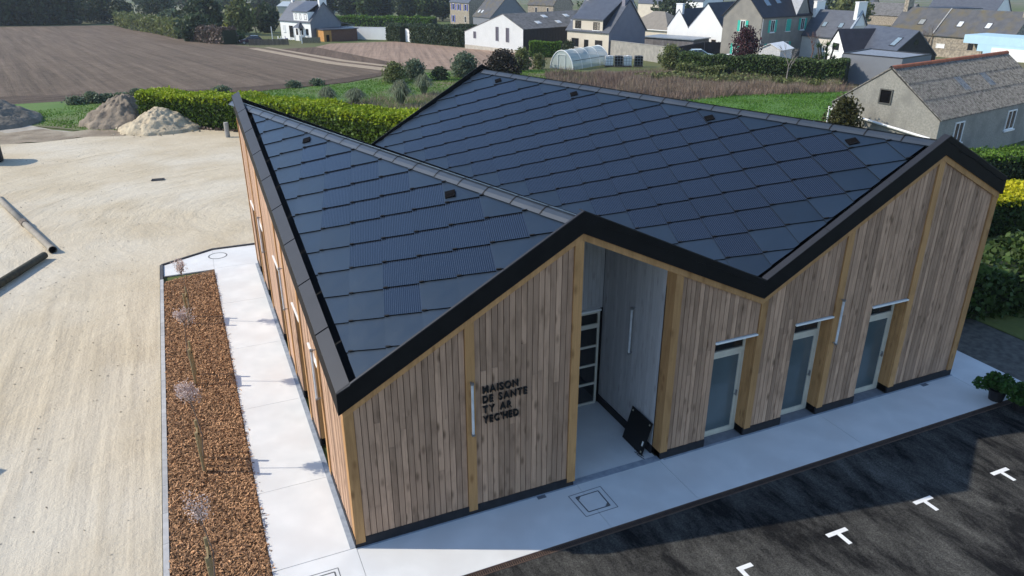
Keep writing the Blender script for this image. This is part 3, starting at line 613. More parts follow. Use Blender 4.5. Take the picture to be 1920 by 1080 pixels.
# plane three: the large slope up to the tall ridge
e, f, n = plane_of(P2, BP, VF); O3 = P2-n*.15
uv = lambda P: ((P-P2).dot(e), (P-P2).dot(f))
q = [uv(P2), uv(BP), uv(VB), uv(VF)]; cen = (sum(p[0] for p in q)/4, sum(p[1] for p in q)/4)
l1_, l2_, l3_, l4_ = inset(q[0], q[1], .12), inset(q[1], q[2], .10), inset(q[2], q[3], .12), inset(q[3], q[0], .36)
poly3 = [isect(l4_, l1_), isect(l1_, l2_), isect(l2_, l3_), isect(l3_, l4_)]
def pv3(u, v, pl): return v > .75 and min(dist_line(p, (q[3], q[0])) for p in pl) > .55 and min(dist_line(p, (q[1], q[2])) for p in pl) > .55
n3t = tiles(O3, P2, e, f, n, poly3, 1.336, .38, pv3, roof, 300)
for u, v in ((16.3,.60),(12.1,.62),(6.4,.66),(2.08,.62)): vent(O3, e, f, n, u, v)
R2 = (P2, BP, e, f, n)
# the two slopes turned away: same tiles, joined
def joined(a, b, c, d, off):
    e, f, n = plane_of(a, b, c); O = a-n*off; mb = MB(); uv = lambda P: ((P-a).dot(e), (P-a).dot(f))
    poly = [uv(p) for p in (a, b, d, c)]
    if area(poly) < 0: poly = poly[::-1]
    for j in range(16):
        for i in range(-4, 22):
            u = 1.3+2*HU*i+(HU if j % 2 else 0); v = .5+HV*j; c_ = [(p[0]+u, p[1]+v) for p in RH]
            for k in range(4):
                c_ = clip(c_, poly[k], poly[(k+1) % 4])
                if len(c_) < 3: break
            if len(c_) < 3 or abs(area(c_)) < .01: continue
            z = lambda p: LIFT*(1+(p[1]-v)/(2*HV)); mb.add([O+e*p[0]+f*p[1]+n*z(p) for p in c_], [tuple(range(len(c_)))])
    struct(mb.build('roof_tiles', BLANK, roof, recalc=False), 'stuff')
joined(P1, BLp, VF, VB, .15); joined(P2, BP, FR, BR1, .15)
# ridge caps in one-metre lengths, and the valley gutter
def ridge(a, b, e, n):
    L_ = (b-a).length; k = round((L_-.3)/.945); side = e.cross(Vector((0,0,1))).normalized(); upv = Vector((0,0,1))
    pf = [(-.23,-.105),(-.16,-.045),(-.08,.002),(0,.02),(.08,.002),(.16,-.045),(.23,-.105)]
    for i in range(k):
        s0, s1 = .10+i*(L_-.3)/k, .10+(i+1)*(L_-.3)/k+.0; mb = MB(); o_ = .004*(i % 2)
        ring = lambda s, g_:  [a+e*s+side*x*g_+upv*(z*g_-.145) for x, z in pf]
        A_, B_ = ring(s0, 1.), ring(s1, 1.035); m_ = len(pf); mb.add(A_+B_, [(t_,t_+1,m_+t_+1,m_+t_) for t_ in range(m_-1)])
        B2 = [p-upv*.014 for p in B_]; mb.add(B_+B2, [(t_,t_+1,m_+t_+1,m_+t_) for t_ in range(m_-1)])
        mb.mi = 1; J1, J2 = ring(s1-.03, 1.05), ring(s1+.0, 1.05); mb.add([p+upv*.008 for p in J1]+[p+upv*.008 for p in J2], [(t_,t_+1,m_+t_+1,m_+t_) for t_ in range(m_-1)]); mb.build('ridge_cap', [RIDGEM, BLACK], roof, recalc=False)
ridge(*[R1[0], R1[1], R1[2], R1[4]]); ridge(*[R2[0], R2[1], R2[2], R2[4]])
ev = (VB-VF).normalized(); sv = ev.cross(Vector((0,0,1))).normalized()
mb = MB(); mb.ext([VF+ev*.1+sv*.12-Vector((0,0,.14)), VB+sv*.12-Vector((0,0,.14)), VB-sv*.12-Vector((0,0,.14)), VF+ev*.1-sv*.12-Vector((0,0,.14))], (0,0,.02)); mb.build('valley_gutter', GREYCAP, roof)

# --- lettering on the front
sg = thing('wall_sign', 'black cut-out letters on the timber front left of the entrance', 'sign', (2.76, -.006, 2.22))
INK = mat('letter_black', (.012,.012,.012), rough=.6)
def letters(txt, z, width, h):
    items = []; xx = 0.
    for ch in txt:
        if ch == ' ': xx += .26; continue
        cu = bpy.data.curves.new('letter', 'FONT'); cu.body = ch; cu.size = 1.; cu.extrude = .06; cu.offset = .014
        o = bpy.data.objects.new('letter', cu); C.objects.link(o); bpy.context.view_layer.update()
        me = bpy.data.meshes.new_from_object(o.evaluated_get(bpy.context.evaluated_depsgraph_get())); bpy.data.objects.remove(o)
        co = np.empty(len(me.vertices)*3, np.float32); me.vertices.foreach_get('co', co); co = co.reshape(-1,3)
        x0, x1 = co[:,0].min(), co[:,0].max(); items.append((me, xx-x0)); xx += (x1-x0)+.17
    s = h/.729
    for me, x in items:
        me.materials.clear(); me.materials.append(INK); o = link('letter', me, sg)
        kx = width/(xx-.17); o.matrix_local = Matrix.LocRotScale(Vector((x*kx, -.03, z)), Matrix.Rotation(R(90), 3, 'X').to_quaternion(), Vector((kx, s, .35)))
for txt, z, wd in (('MAISON',.70,.77),('DE  SANTE',.475,.97),('TY  AR',.24,.63),('YEC\'HED',.0,.78)): letters(txt, z, wd, .165)

# --- tube lamps
def lamp(label, p, out, dz_=1.24):
    t = thing('wall_lamp', label, 'wall lamp', p, 0, 'vertical tube lamps on the facades')
    o = Vector(out); mb = MB(); mb.tube([o*.09+Vector((0,0,.02)), o*.09+Vector((0,0,dz_-.02))], .028, 10); mb.build('tube', TUBE, t, smooth=False)
    for z in (.01, dz_-.05):
        m2 = MB(); c = o*.09; m2.box(c.x-.033,c.x+.033,c.y-.033,c.y+.033,z,z+.045); m2.build('end_cap', STEEL, t)
        m3 = MB(); m3.tube([o*.0+Vector((0,0,z+.02)), o*.09+Vector((0,0,z+.02))], .012, 6); m3.build('bracket', STEEL, t)
lamp('vertical tube lamp on the post just left of the black lettering', (2.51,-.035,2.04), (0,-1,0))
lamp('vertical tube lamp between the second and third glass doors on the front', (12.14,-.035,2.06), (0,-1,0))
lamp('vertical tube lamp on the pale right wall inside the entrance porch', (7.178,1.4,2.14), (-1,0,0))
lamp('nearest vertical tube lamp on the sunlit left facade', (-.03,2.45,2.08), (-1,0,0))
lamp('middle vertical tube lamp on the sunlit left facade', (-.03,7.3,2.14), (-1,0,0))
lamp('farthest vertical tube lamp on the sunlit left facade', (-.03,12.2,2.1), (-1,0,0))
# --- spare solar tile leaning on the porch wall
t = thing('spare_roof_tile', 'black square solar tile leaning against the porch wall by the entrance', 'solar tile', (6.90,.62,.0))
mb = MB(); h_ = .435; b0_, t0_ = Vector((.0,-.36,.004)), Vector((.235,-.36,.835))
e1 = Vector((0,1,0)); e2 = (t0_-b0_).normalized(); nrm = e2.cross(e1).normalized(); nrm = nrm if nrm.x < 0 else -nrm
cc = b0_+e1*h_+e2*h_; rt = lambda a_, b_: cc+e1*a_+e2*b_
mb.ext([rt(-h_,-h_),rt(h_,-h_),rt(h_,h_),rt(-h_,h_)], nrm*.012); o = mb.build('plate', mat('panel_black', (.008,.008,.009), rough=.35, spec=.3), t)
for a_, b_ in ((-.36,-.36),(-.36,.36),(.36,.36)):
    m2 = MB(); c = rt(a_, b_)+nrm*.014; m2.ext([c-e1*.02-e2*.02, c+e1*.02-e2*.02, c+e1*.02+e2*.02, c-e1*.02+e2*.02], nrm*.008); m2.build('clip', mat('clip_pale', (.45,.42,.33)), o)
m2 = MB(); c = rt(-.33,-.16)+nrm*.014; m2.ext([c-e1*.025-e2*.06, c+e1*.025-e2*.06, c+e1*.025+e2*.06, c-e1*.025+e2*.06], nrm*.004); m2.build('sticker', WHITEP, o)
for k in range(2):
    st_ = rt(-.15+.1*k,-.28); m3 = MB(); m3.tube([st_, st_+Vector((-.07,-.10,-.18)), Vector((st_.x-.12,st_.y-.2,.02-t.location.z)), Vector((st_.x-.06+.05*k,st_.y-.42,.012-t.location.z))], .008, 5); m3.build('cable', INK, t)

# ================================================================== PLANTS
def rand_quads(P, size, asp=1.5, up=0., nrm=None, jit=1.):
    n = len(P); N_ = rng.normal(0, 1, (n,3)); N_[:,2] += up
    if nrm is not None: N_ = nrm+N_*jit
    N_ /= np.linalg.norm(N_, axis=1)[:,None]+1e-9
    A = np.cross(N_, rng.normal(0, 1, (n,3))); A /= np.linalg.norm(A, axis=1)[:,None]+1e-9; B_ = np.cross(N_, A)
    s = (size*rng.uniform(.6,1.3,n))[:,None]; A = A*s*asp/2; B_ = B_*s/2
    V = np.empty((n,4,3)); V[:,0] = P-A; V[:,1] = P-B_; V[:,2] = P+A; V[:,3] = P+B_
    return V.reshape(-1,3)
def leaves(name, P, size, m, parent, **k):
    V = rand_quads(np.asarray(P), size, **k); return fast(name, V, np.arange(len(V)).reshape(-1,4), m, parent)
def blob_pts(n, c, r, shell=.5):
    d = rng.normal(0,1,(n,3)); d /= np.linalg.norm(d, axis=1)[:,None]; k = (1-shell*rng.random(n)**1.5)[:,None]
    return np.asarray(c)+d*k*np.asarray(r)
LV = {
 'hedge': leafmat('privet_leaves', (.085,.14,.014), (.055,.10,.012), .5), 'hedge_new': leafmat('new_hedge_growth', (.30,.36,.015), (.20,.28,.012), .7, .3),
 'dark': leafmat('dark_leaves', (.060,.085,.038), (.038,.058,.028), .3), 'mid': leafmat('mid_leaves', (.085,.125,.04), (.06,.09,.032), .3),
 'grey': leafmat('grey_green_leaves', (.15,.185,.11), (.10,.135,.08), .3), 'laurel': leafmat('laurel_leaves', (.065,.11,.024), (.04,.07,.018), .5),
 'olive': leafmat('olive_leaves', (.16,.18,.06), (.11,.13,.045), .4), 'bronze': leafmat('bronze_leaves', (.035,.028,.02), (.02,.02,.014), .4),
 'purple': leafmat('plum_leaves', (.075,.03,.035), (.05,.022,.028), .5), 'yellow': leafmat('golden_leaves', (.48,.44,.012), (.38,.38,.012), .5),
 'brown': leafmat('dry_twigs', (.16,.11,.085), (.12,.09,.07), .4, .4, .1), 'conifer': leafmat('conifer_sprays', (.075,.07,.02), (.045,.05,.018), .8), 'bright': leafmat('bright_hedge', (.11,.20,.02), (.08,.15,.02), .5)}
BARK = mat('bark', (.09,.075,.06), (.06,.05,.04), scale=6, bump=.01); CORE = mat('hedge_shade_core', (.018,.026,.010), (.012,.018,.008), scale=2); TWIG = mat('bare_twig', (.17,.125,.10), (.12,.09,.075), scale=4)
def hedge(label, path, width, height, n, size, m, group=None, top=None, ragged=.12, name='hedge', base=0.):
    """clipped hedge along a polyline; path points in plan, follows the ground"""
    p = [Vector((x, y)) for x, y in path]; x0, y0 = path[0]
    t = thing(name, label, 'hedge', (x0, y0, gz(x0, y0)), 0, group); z0 = gz(x0, y0)
    seg = [(p[i+1]-p[i]).length for i in range(len(p)-1)]; tot = sum(seg); core = MB()
    P = []; NR = []
    for i, L_ in enumerate(seg):
        k = int(n*L_/tot); d = (p[i+1]-p[i])/L_; nn = Vector((-d.y, d.x)); s = rng.random(k)*L_; face = rng.random(k)
        per = width+2*height; top_ = face < (width/per); sg_ = np.where(rng.random(k) < .5, -1., 1.)
        zj = ragged*np.sin(s*1.7)*.5+ragged*np.sin(s*.63+2)*.5
        off = np.where(top_, rng.uniform(-width/2,width/2,k), sg_*(width/2+rng.normal(0,ragged*.5,k)-.18*rng.random(k)**2))
        z = np.where(top_, height+zj+rng.normal(0,ragged*.4,k)-.15*rng.random(k)**2, height*rng.random(k)**.85+zj*.5)
        ends = rng.random(k) < .06
        s = np.where(ends & (i in (0,)), rng.normal(0,.08,k), s); off = np.where(ends, rng.uniform(-width/2,width/2,k), off)
        X = p[i].x+d.x*s+nn.x*off; Y = p[i].y+d.y*s+nn.y*off; G = np.interp(qof(X, Y), QB, QZ)
        P.append(np.stack([X-x0, Y-y0, np.maximum(z,.03)+G-z0+base], 1)); NR.append(top_)
        a, b = p[i], p[i+1]; w2 = width/2-.14; h2 = height-.16
        q_ = [a+nn*w2, b+nn*w2, b-nn*w2, a-nn*w2]; za, zb = gz(a.x,a.y)-z0, gz(b.x,b.y)-z0; zz = [za,zb,zb,za]
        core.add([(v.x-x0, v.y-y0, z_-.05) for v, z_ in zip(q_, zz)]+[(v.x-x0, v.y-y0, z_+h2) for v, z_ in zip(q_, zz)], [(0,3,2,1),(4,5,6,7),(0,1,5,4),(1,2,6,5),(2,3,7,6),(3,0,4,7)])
    P = np.concatenate(P); tp = np.concatenate(NR)
    core.build('shade_core', CORE, t)  # solid block inside the hedge; inner shade put into its dark colour
    if top is not None:
        hi = tp | ((P[:,2] > height*.8+0*P[:,2]) & (rng.random(len(P)) < .6)); leaves('foliage', P[~hi], size, m, t); leaves('sunlit_top_growth', P[hi], size, top, t, up=.6)  # brighter top leaves: new growth, with sunlight also put into the colour
    else: leaves('foliage', P, size, m, t)
    return t
def tree(label, x, y, h, w, m, n=2200, size=.5, trunk=.25, name='tree', cat='tree', group=None, blobs=14, z_lo=None, loose=.5, shape='round', tm=None):
    t = thing(name, label, cat, (x, y, gz(x, y)-.03), rng.uniform(0,6.28), group); th = h*trunk; r0 = max(.04, h*.022)
    mb = MB(); mb.tube([(0,0,0),(r0*.6,0,th*.6),(0,r0,th*1.2),(r0*.5,0,h*.75)], [r0*1.3,r0,r0*.8,r0*.25], 7)
    for k in range(6):
        a = k*1.05+rng.uniform(0,.5); zz = th*rng.uniform(.75,1.3); mb.tube([(0,0,zz),(math.cos(a)*w*.16,math.sin(a)*w*.16,zz+h*.14),(math.cos(a)*w*.33,math.sin(a)*w*.33,zz+h*.32)], [r0*.6,r0*.4,r0*.15], 5)
    mb.build('trunk', tm or BARK, t)
    P = []; zl = th*.7 if z_lo is None else z_lo*h
    for k in range(blobs):
        f_ = (k+.5)/blobs; z = zl+(h-zl)*(.12+.76*f_); 
        if shape == 'cone': rr = w/2*(1.02-.95*f_); br = max(.18*w, w*.34*(1-f_*.75))
        elif shape == 'wall': rr = w/2; br = w*.22
        elif shape == 'dome': rr = w/2*math.sqrt(max(.02,1-f_**2)); br = w*.26
        else: rr = w/2*math.sin(math.pi*min(.97, .18+.78*f_)); br = w*.24
        a = k*2.4+rng.uniform(-.4,.4); d = max(0, rr-br*.75)*rng.uniform(.55,1.)
        P.append(blob_pts(n//blobs, (math.cos(a)*d, math.sin(a)*d, z), (br, br, min(br*.85, (h-zl)*.22)), loose))
    P.append(blob_pts(n//5, (0,0,(h+zl)/2), (w*.36, w*.36, (h-zl)*.46), .35))
    P.append(blob_pts(n//7, (0,0,(h+max(zl,0))/2), (w*.52, w*.52, (h-max(zl,0))*.51), .3)*(1+.035*rng.normal(0,1,(n//7,1))))
    P = np.concatenate(P); P = P[P[:,2] > .04]
    leaves('crown', P, size, m, t); return t
def shrub(label, x, y, h, w, m, n=1500, size=.16, **k): return tree(label, x, y, h, w, m, n, size, .1, k.pop('name','shrub'), 'shrub', z_lo=0., shape=k.pop('shape','dome'), blobs=16, **k)
def bare(label, x, y, h, w, m=None, name='bare_tree', depth=4, seed=1, group=None, blossom=None, thick=None, tall=.4, nb=4, lo=.6, first=1.):
    r = random.Random(seed); t = thing(name, label, 'tree', (x, y, gz(x, y)-.02), 0, group); mb = MB(); tw = MB(); tips = []
    r0 = thick or h*.016
    def grow(p, d, L_, rad, k):
        q = p+d*L_; mid = p+d*L_*.5+Vector((r.uniform(-1,1),r.uniform(-1,1),0))*L_*.06
        (mb if k == depth else tw).tube([p, mid, q], [rad, rad*.8, rad*.6], 5 if k > 2 else 3, cap=False)
        if k == 0: tips.append(q); return
        for _ in range(nb if k == depth else r.choice((2,3,3))):
            a = r.uniform(0,6.28); s = r.uniform(.35,.8); nd = (d+Vector((math.cos(a)*s*w/h*1.3, math.sin(a)*s*w/h*1.3, r.uniform(.0,.5)))).normalized(); grow(p+d*L_*r.uniform(lo if k == depth else .6,1.), nd, L_*r.uniform(.5,.72)*(first if k == depth else 1.2 if first < 1 else 1), rad*.55, k-1)
        tips.append(q)
    grow(Vector((0,0,0)), Vector((0,0,1)), h*tall, r0, depth)
    mb.build('trunk', m or BARK, t); tw.build('twigs', m or TWIG, t, recalc=False)
    if blossom:
        P = np.array([tuple(q) for q in tips for _ in range(blossom[0])])+rng.normal(0, blossom[2], (len(tips)*blossom[0],3)); leaves('blossom', P, blossom[1], blossom[3], t, asp=1.1)
    return t
def pampas(label, x, y, h, w, n=800):
    t = thing('pampas_grass', label, 'grass clump', (x, y, gz(x, y)), 0, 'pampas grass clumps behind the hedge')
    V = []; F = []
    for i in range(n):
        a = rng.uniform(0,6.283); L_ = rng.uniform(.5,1.); tip = w/2*rng.uniform(.25,1.05)*L_; hh = h*rng.uniform(.7,1.05)*(1.1-.5*tip/(w/2)); c, s = math.cos(a), math.sin(a); wd = .04; b0 = rng.uniform(0,.18)
        prev = None
        for k, (rr, zz) in enumerate(((b0,0),(b0+tip*.3,hh*.62),(b0+tip*.66,hh*.86),(b0+tip,hh*(.45+.4*rng.random())))):
            q = wd*(1-k*.28); V += [(c*rr-s*q, s*rr+c*q, zz),(c*rr+s*q, s*rr-c*q, zz)]
            j = len(V)
            if k: F.append((j-4,j-3,j-1,j-2))
    fast('blades', V, F, leafmat('pampas_blades', (.17,.21,.13), (.21,.22,.14), 1.), t)
    return t
def stalks(name, pts, hlo, hhi, wd, m, lean=.25, parent=None):
    P = np.asarray(pts); n = len(P); a = rng.uniform(0,6.283,n); hh = rng.uniform(hlo,hhi,n)*(.75+.45*np.sin(P[:,0]*.9+1.7*np.sin(P[:,1]*.6))*np.sin(P[:,1]*.8+1.1*np.sin(P[:,0]*.5))); dx, dy = np.cos(a)*wd/2, np.sin(a)*wd/2
    lx, ly = rng.normal(0,lean,n)*hh, rng.normal(0,lean,n)*hh; G = np.interp(qof(P[:,0],P[:,1]), QB, QZ)-.02
    V = np.empty((n,3,3)); V[:,0] = np.stack([P[:,0]-dx,P[:,1]-dy,G],1); V[:,1] = np.stack([P[:,0]+dx,P[:,1]+dy,G],1); V[:,2] = np.stack([P[:,0]+lx,P[:,1]+ly,G+hh],1)
    return struct(fast(name, V.reshape(-1,3), np.arange(3*n).reshape(-1,3), m, parent), 'stuff')
def in_poly(poly, n):
    p = np.array(poly); lo, hi = p.min(0), p.max(0); out = []
    while sum(len(o) for o in out) < n:
        q = rng.uniform(lo, hi, (n*2, 2)); inside = np.zeros(len(q), bool); j = len(p)-1
        for i in range(len(p)):
            c = ((p[i,1] > q[:,1]) != (p[j,1] > q[:,1])) & (q[:,0] < (p[j,0]-p[i,0])*(q[:,1]-p[i,1])/(p[j,1]-p[i,1]+1e-12)+p[i,0]); inside ^= c; j = i
        out.append(q[inside])
    return np.concatenate(out)[:n]

# --- the clipped hedge behind the building
hedge('long clipped hedge with lime green top running behind the building', [(-3.9,50.6),(1.9,45.9),(6.2,40.4),(11.5,32.6),(17,25)], 2.6, 2.25, 60000, .15, LV['hedge'], top=LV['hedge_new'], ragged=.16)
struct(leaves('hedge_litter', np.concatenate([in_poly([(-4.2,48.6),(1.2,44.4),(8.8,33.2),(9.4,33.6),(2,45),(-4,49.4)], 2600), np.full((2600,1),.03)],1)+rng.normal(0,.04,(2600,3)), .16, LV['brown'], None), 'stuff')
# --- right-hand hedges
hedge('low dark shaded hedge right of the building beyond the gravel', [(19.7,3.6),(24,3.0),(31,2.0)], 2.4, 1.6, 14000, .16, LV['laurel'], ragged=.25)
hedge('sunlit yellow-topped clipped hedge at the right edge of the picture', [(24,9.7),(31,8.4),(38,7.0)], 2.4, 1.65, 24000, .13, LV['laurel'], top=LV['yellow'], ragged=.1)  # golden top over dark sides puts the sunlit top into the colour
hedge('small-leaved green hedge between the yellow hedge and the stone barn', [(33,15.8),(38.4,13.4),(42.5,11.6)], 1.7, 1.6, 14000, .13, LV['mid'], top=LV['bright'], ragged=.14)
# --- saplings in the mulch with their stakes
STK = mat('stake_wood', (.30,.23,.12), (.24,.18,.09), scale=3, stretch=(8,8,1), objrand=.1)
BLO = leafmat('pale_blossom', (.66,.55,.50), (.50,.38,.34), 5, .3)
for i, (y, d) in enumerate(((12.45,'farthest staked sapling in the mulch bed with thin pale crown'),(8.3,'middle staked sapling in the mulch bed with sparse pink buds'),(4.03,'staked sapling with fullest pale blossom in the mulch bed'),(-.15,'sapling nearest the camera in the mulch bed, mostly bare twigs'))):
    bare(d, -2.66, y, 2.2, 1.9, TWIG, 'sapling', 3, 20+i, 'young saplings in the mulch bed', ((7,7,15,4)[i], .034, .05, BLO), .015, .85, 8, .86, .16)
    t = thing('tree_stake', ['pair of timber stakes with crossbar holding the farthest sapling','pair of timber stakes with crossbar holding the middle sapling','pair of timber stakes with crossbar holding the blossoming sapling','pair of timber stakes with crossbar holding the nearest sapling'][i], 'stake', (-2.66, y, .0), R(rb.uniform(-8,8)), 'sapling stakes')
    for s in (-1, 1): mb = MB(); mb.tube([(.02,s*.27,-.02),(0,s*.27,1.12)], .035, 8); mb.build('stake', STK, t)
    mb = MB(); mb.box(-.015,.015,-.33,.33,.84,.94); mb.build('crossbar', STK, t)
    mb = MB(); mb.tube([(.0,-.05,.9),(.05,0,.9),(0,.05,.9),(-.05,0,.9),(0,-.05,.9)], .012, 5); mb.build('tree_tie', INK, t)
# --- planters right front
t_l = ['black pot with bushy green shrub nearest the white path corner','black pot with bushy green shrub in the middle of the row on the asphalt','black pot with bushy green shrub at the right picture edge']
for i, (x, y) in enumerate(((17.0,-1.42),(17.15,-2.0),(17.3,-2.6))):
    t = thing('potted_shrub', t_l[i], 'potted plant', (x, y, -.018 if i else -.0), 0, 'potted shrubs beside the car park')
    if y > -1.55: t.location.z = .001
    mb = MB(); mb.tube([(0,0,0),(0,0,.30)], [.17,.215], 14); mb.tube([(0,0,.28),(0,0,.315)], [.225,.225], 14); mb.build('pot', mat('black_plastic', (.015,.015,.018), rough=.5), t)
    P = np.concatenate([blob_pts(150, (rng.normal(0,.15), rng.normal(0,.17), .34+.36*rng.random()), (.20,.20,.17), .6) for _ in range(9)]); P = P[P[:,2] > .2]
    leaves('foliage', P, .075, leafmat('pot_leaves', (.05,.12,.02), (.03,.075,.015), 3.), t)
    mb = MB(); 
    for k in range(5): a = k*1.3; mb.tube([(0,0,.3),(.1*math.cos(a),.1*math.sin(a),.62)], [.01,.005], 4)
    mb.build('stems', BARK, t)
t = thing('compost_sack', 'red and white sack standing behind the potted shrubs', 'sack', (18.05,-1.9,-.018), R(20))
mb = MB(); mb.add([(-.2,-.1,0),(.2,-.1,0),(.2,.1,0),(-.2,.1,0),(-.23,-.13,.22),(.23,-.13,.22),(.23,.13,.22),(-.23,.13,.22),(-.2,-.04,.5),(.2,-.04,.5),(.2,.04,.5),(-.2,.04,.5)],
    [(0,3,2,1),(0,1,5,4),(1,2,6,5),(2,3,7,6),(3,0,4,7),(4,5,9,8),(5,6,10,9),(6,7,11,10),(7,4,8,11),(8,9,10,11)]); mb.build('bag', mat('red_plastic', (.28,.02,.025), (.24,.02,.02), rough=.45), t)
mb = MB(); mb.box(-.15,.15,-.139,-.1,.16,.27); mb.build('label_panel', WHITEP, t)

# --- rough ground behind: grass, dry brush, pampas, shrubs
GR = leafmat('grass_blades', (.085,.19,.02), (.12,.21,.03), .6, .35); DRY = leafmat('dry_grass', (.24,.19,.13), (.30,.235,.165), .5, .35, .15); BRN = leafmat('brown_brush', (.17,.12,.09), (.21,.15,.115), .35, .35, .1)
stalks('grass', in_poly([(-17,57.5),(-5.4,65.2),(5.5,65.8),(14.5,69),(23,76),(33,76),(40,74),(44,71),(38,60),(20,52),(12,46),(1,53),(-4.3,51),(-5.4,47.5),(-8.1,49),(-12.1,53)], 34000), .05, .22, .10, GR, .5)
stalks('grass', in_poly([(36.5,40),(39.8,44.5),(46,45.5),(56,43.5),(60,40.5),(52,34),(44.5,29),(41,33)], 14000), .06, .22, .08, leafmat('lawn_blades', (.075,.18,.018), (.10,.20,.03), .6, .3), .35)
stalks('dry_grass', in_poly([(8,50),(18,44),(24,47),(27,57),(20,58),(12,55)], 7000), .2, .8, .035, DRY, .3)
stalks('dry_brush', in_poly([(33,58),(38.5,70),(44,68),(52,63),(58,52),(61,44),(56,42.5),(46,44.5),(39.5,43.5),(34,50)], 26000), .35, 1.15, .045, BRN, .3)
stalks('dry_brush', in_poly([(36,50),(46,45.5),(57,43),(60,46),(50,52),(42,58)], 9000), .4, 1.1, .04, DRY, .3)
struct(leaves('weeds', np.concatenate([in_poly([(44,60),(53,60),(61,46.5),(59,44.5),(52,52)], 5000), rng.uniform(-.1,.75,(5000,1))],1)+np.array([0,0,-.75]), .22, LV['olive'], None), 'stuff')
for lb, x, y, h, w in (('leftmost pampas clump behind the hedge, grey and upright',9.9,54.3,1.8,2.4),('low spreading pampas clump second from the left behind the hedge',12.1,53.4,1.6,3.1),('largest fountain-shaped pampas clump nearest the dark roof edge',15.7,51.8,2.4,3.2),('pampas clump farthest back, beside the round shrubs',19.5,57.4,2.2,2.7)): pampas(lb, x, y, h, w)
shrub('round olive shrub at the edge of the tilled field', 19.6, 67.9, 2.1, 2.9, LV['olive']); shrub('round grey-green shrub right of the olive one by the field', 22.3, 69.6, 2.2, 2.8, LV['grey'], 1900)
shrub('small dark shrub between the round shrub and the tall feathery bush', 24.9, 68.7, 1.4, 2.2, LV['dark'], 900); shrub('tall feathery grey-green bush left of the roof peak', 28.4, 70.2, 2.7, 3.4, LV['grey'], 1900, .2)
shrub('large dark bronze bush just behind the roof peak', 31.0, 65.2, 3.2, 4.6, LV['bronze'], 3000, .18); tree('egg-shaped variegated conifer right of the bronze bush', 37.3, 74., 2.8, 2.5, LV['olive'], 1800, .16, .06, 'conifer', z_lo=0., shape='dome')
shrub('yellowish shrub left of the polytunnel', 40.3, 75.6, 1.9, 2.2, LV['olive'], 900); hedge('short bright green clipped hedge beside the black barn wall', [(47.6,93.6),(51.6,91.2)], 2.0, 2.1, 5000, .2, LV['bright'])
shrub('dark shrub by the beige house corner', 55.5, 96.4, 2.1, 2.5, LV['dark'], 800); tree('tall brown-green broom bush at the end of the block wall', 55.4, 68.6, 3.0, 3.4, LV['olive'], 1600, .2, .1, 'broom_bush', 'shrub', z_lo=0.)
for i in range(9):
    x, y = ((-10.2,63.5),(-8.9,64),(-7.7,64.3),(-6.6,64.4),(-5.4,64.8),(-3.2,65.2),(2,66.5),(9,68),(11.5,69))[i]; shrub(('grey-green weed clump at the field edge, counted %s from the left' % ('first','second','third','fourth','fifth','sixth','seventh','eighth','ninth')[i]), x, y, .7+.25*(i in (1,4)), 1.9, LV['grey'], 420, .15, group='weed clumps along the field edge')
tree('small bronze-green conifer in front of the stone barn gable', 34.9, 21.6, 3.7, 2.3, LV['conifer'], 7500, .13, .06, 'conifer', z_lo=0., shape='cone', blobs=26, loose=.6)
# long hedge in front of the village gardens
hedge('long dark clipped hedge across the back gardens behind the dry brush', [(53.4,63.2),(57.6,54.8),(62.6,47.4)], 2.2, 2.3, 16000, .18, LV['laurel'], top=LV['mid'], ragged=.2)
hedge('low scruffy hedge in front of the long garden hedge', [(50.8,60.5),(54.2,56.5)], 1.8, 1.2, 4500, .2, LV['olive'], ragged=.25)
tree('purple-leaved plum tree against the grey house', 66.8, 68.4, 5.0, 4.2, LV['purple'], 2600, .2, .12, 'plum_tree', z_lo=.04, loose=.8)
bare('slim bare tree standing in front of the garden hedge', 57.2, 50.2, 4.8, 3.2, mat('pale_bark', (.26,.23,.20)), seed=5)
bare('reddish bare tree on the lawn beside the yucca', 74., 63.9, 5.4, 3.4, mat('red_twigs', (.19,.10,.07)), seed=8)
t = thing('yucca', 'big green yucca beside the cream house front', 'plant', (72.9, 60.5, gz(72.9,60.5)))
P = []; mb = MB()
V = []; F = []
for k in range(9):
    cx, cy, czz = rng.normal(0,.75), rng.normal(0,.75), rng.uniform(1.2,2.9); mb.tube([(cx*.4,cy*.4,0),(cx,cy,czz)], [.12,.09], 6)
    for i in range(70):
        d = rng.normal(0,1,3); d[2] = abs(d[2])*.7-.15; d /= np.linalg.norm(d); L_ = rng.uniform(.6,.95); s = np.cross(d, (0,0,1.)); s /= np.linalg.norm(s)+1e-6; s *= .06
        b0 = np.array((cx,cy,czz)); V += [b0-s, b0+s, b0+d*L_]; F.append((len(V)-3,len(V)-2,len(V)-1))
fast('leaf_rosettes', V, F, leafmat('yucca_leaves', (.09,.15,.04), (.06,.11,.03), 2.), t); mb.build('stems', BARK, t)
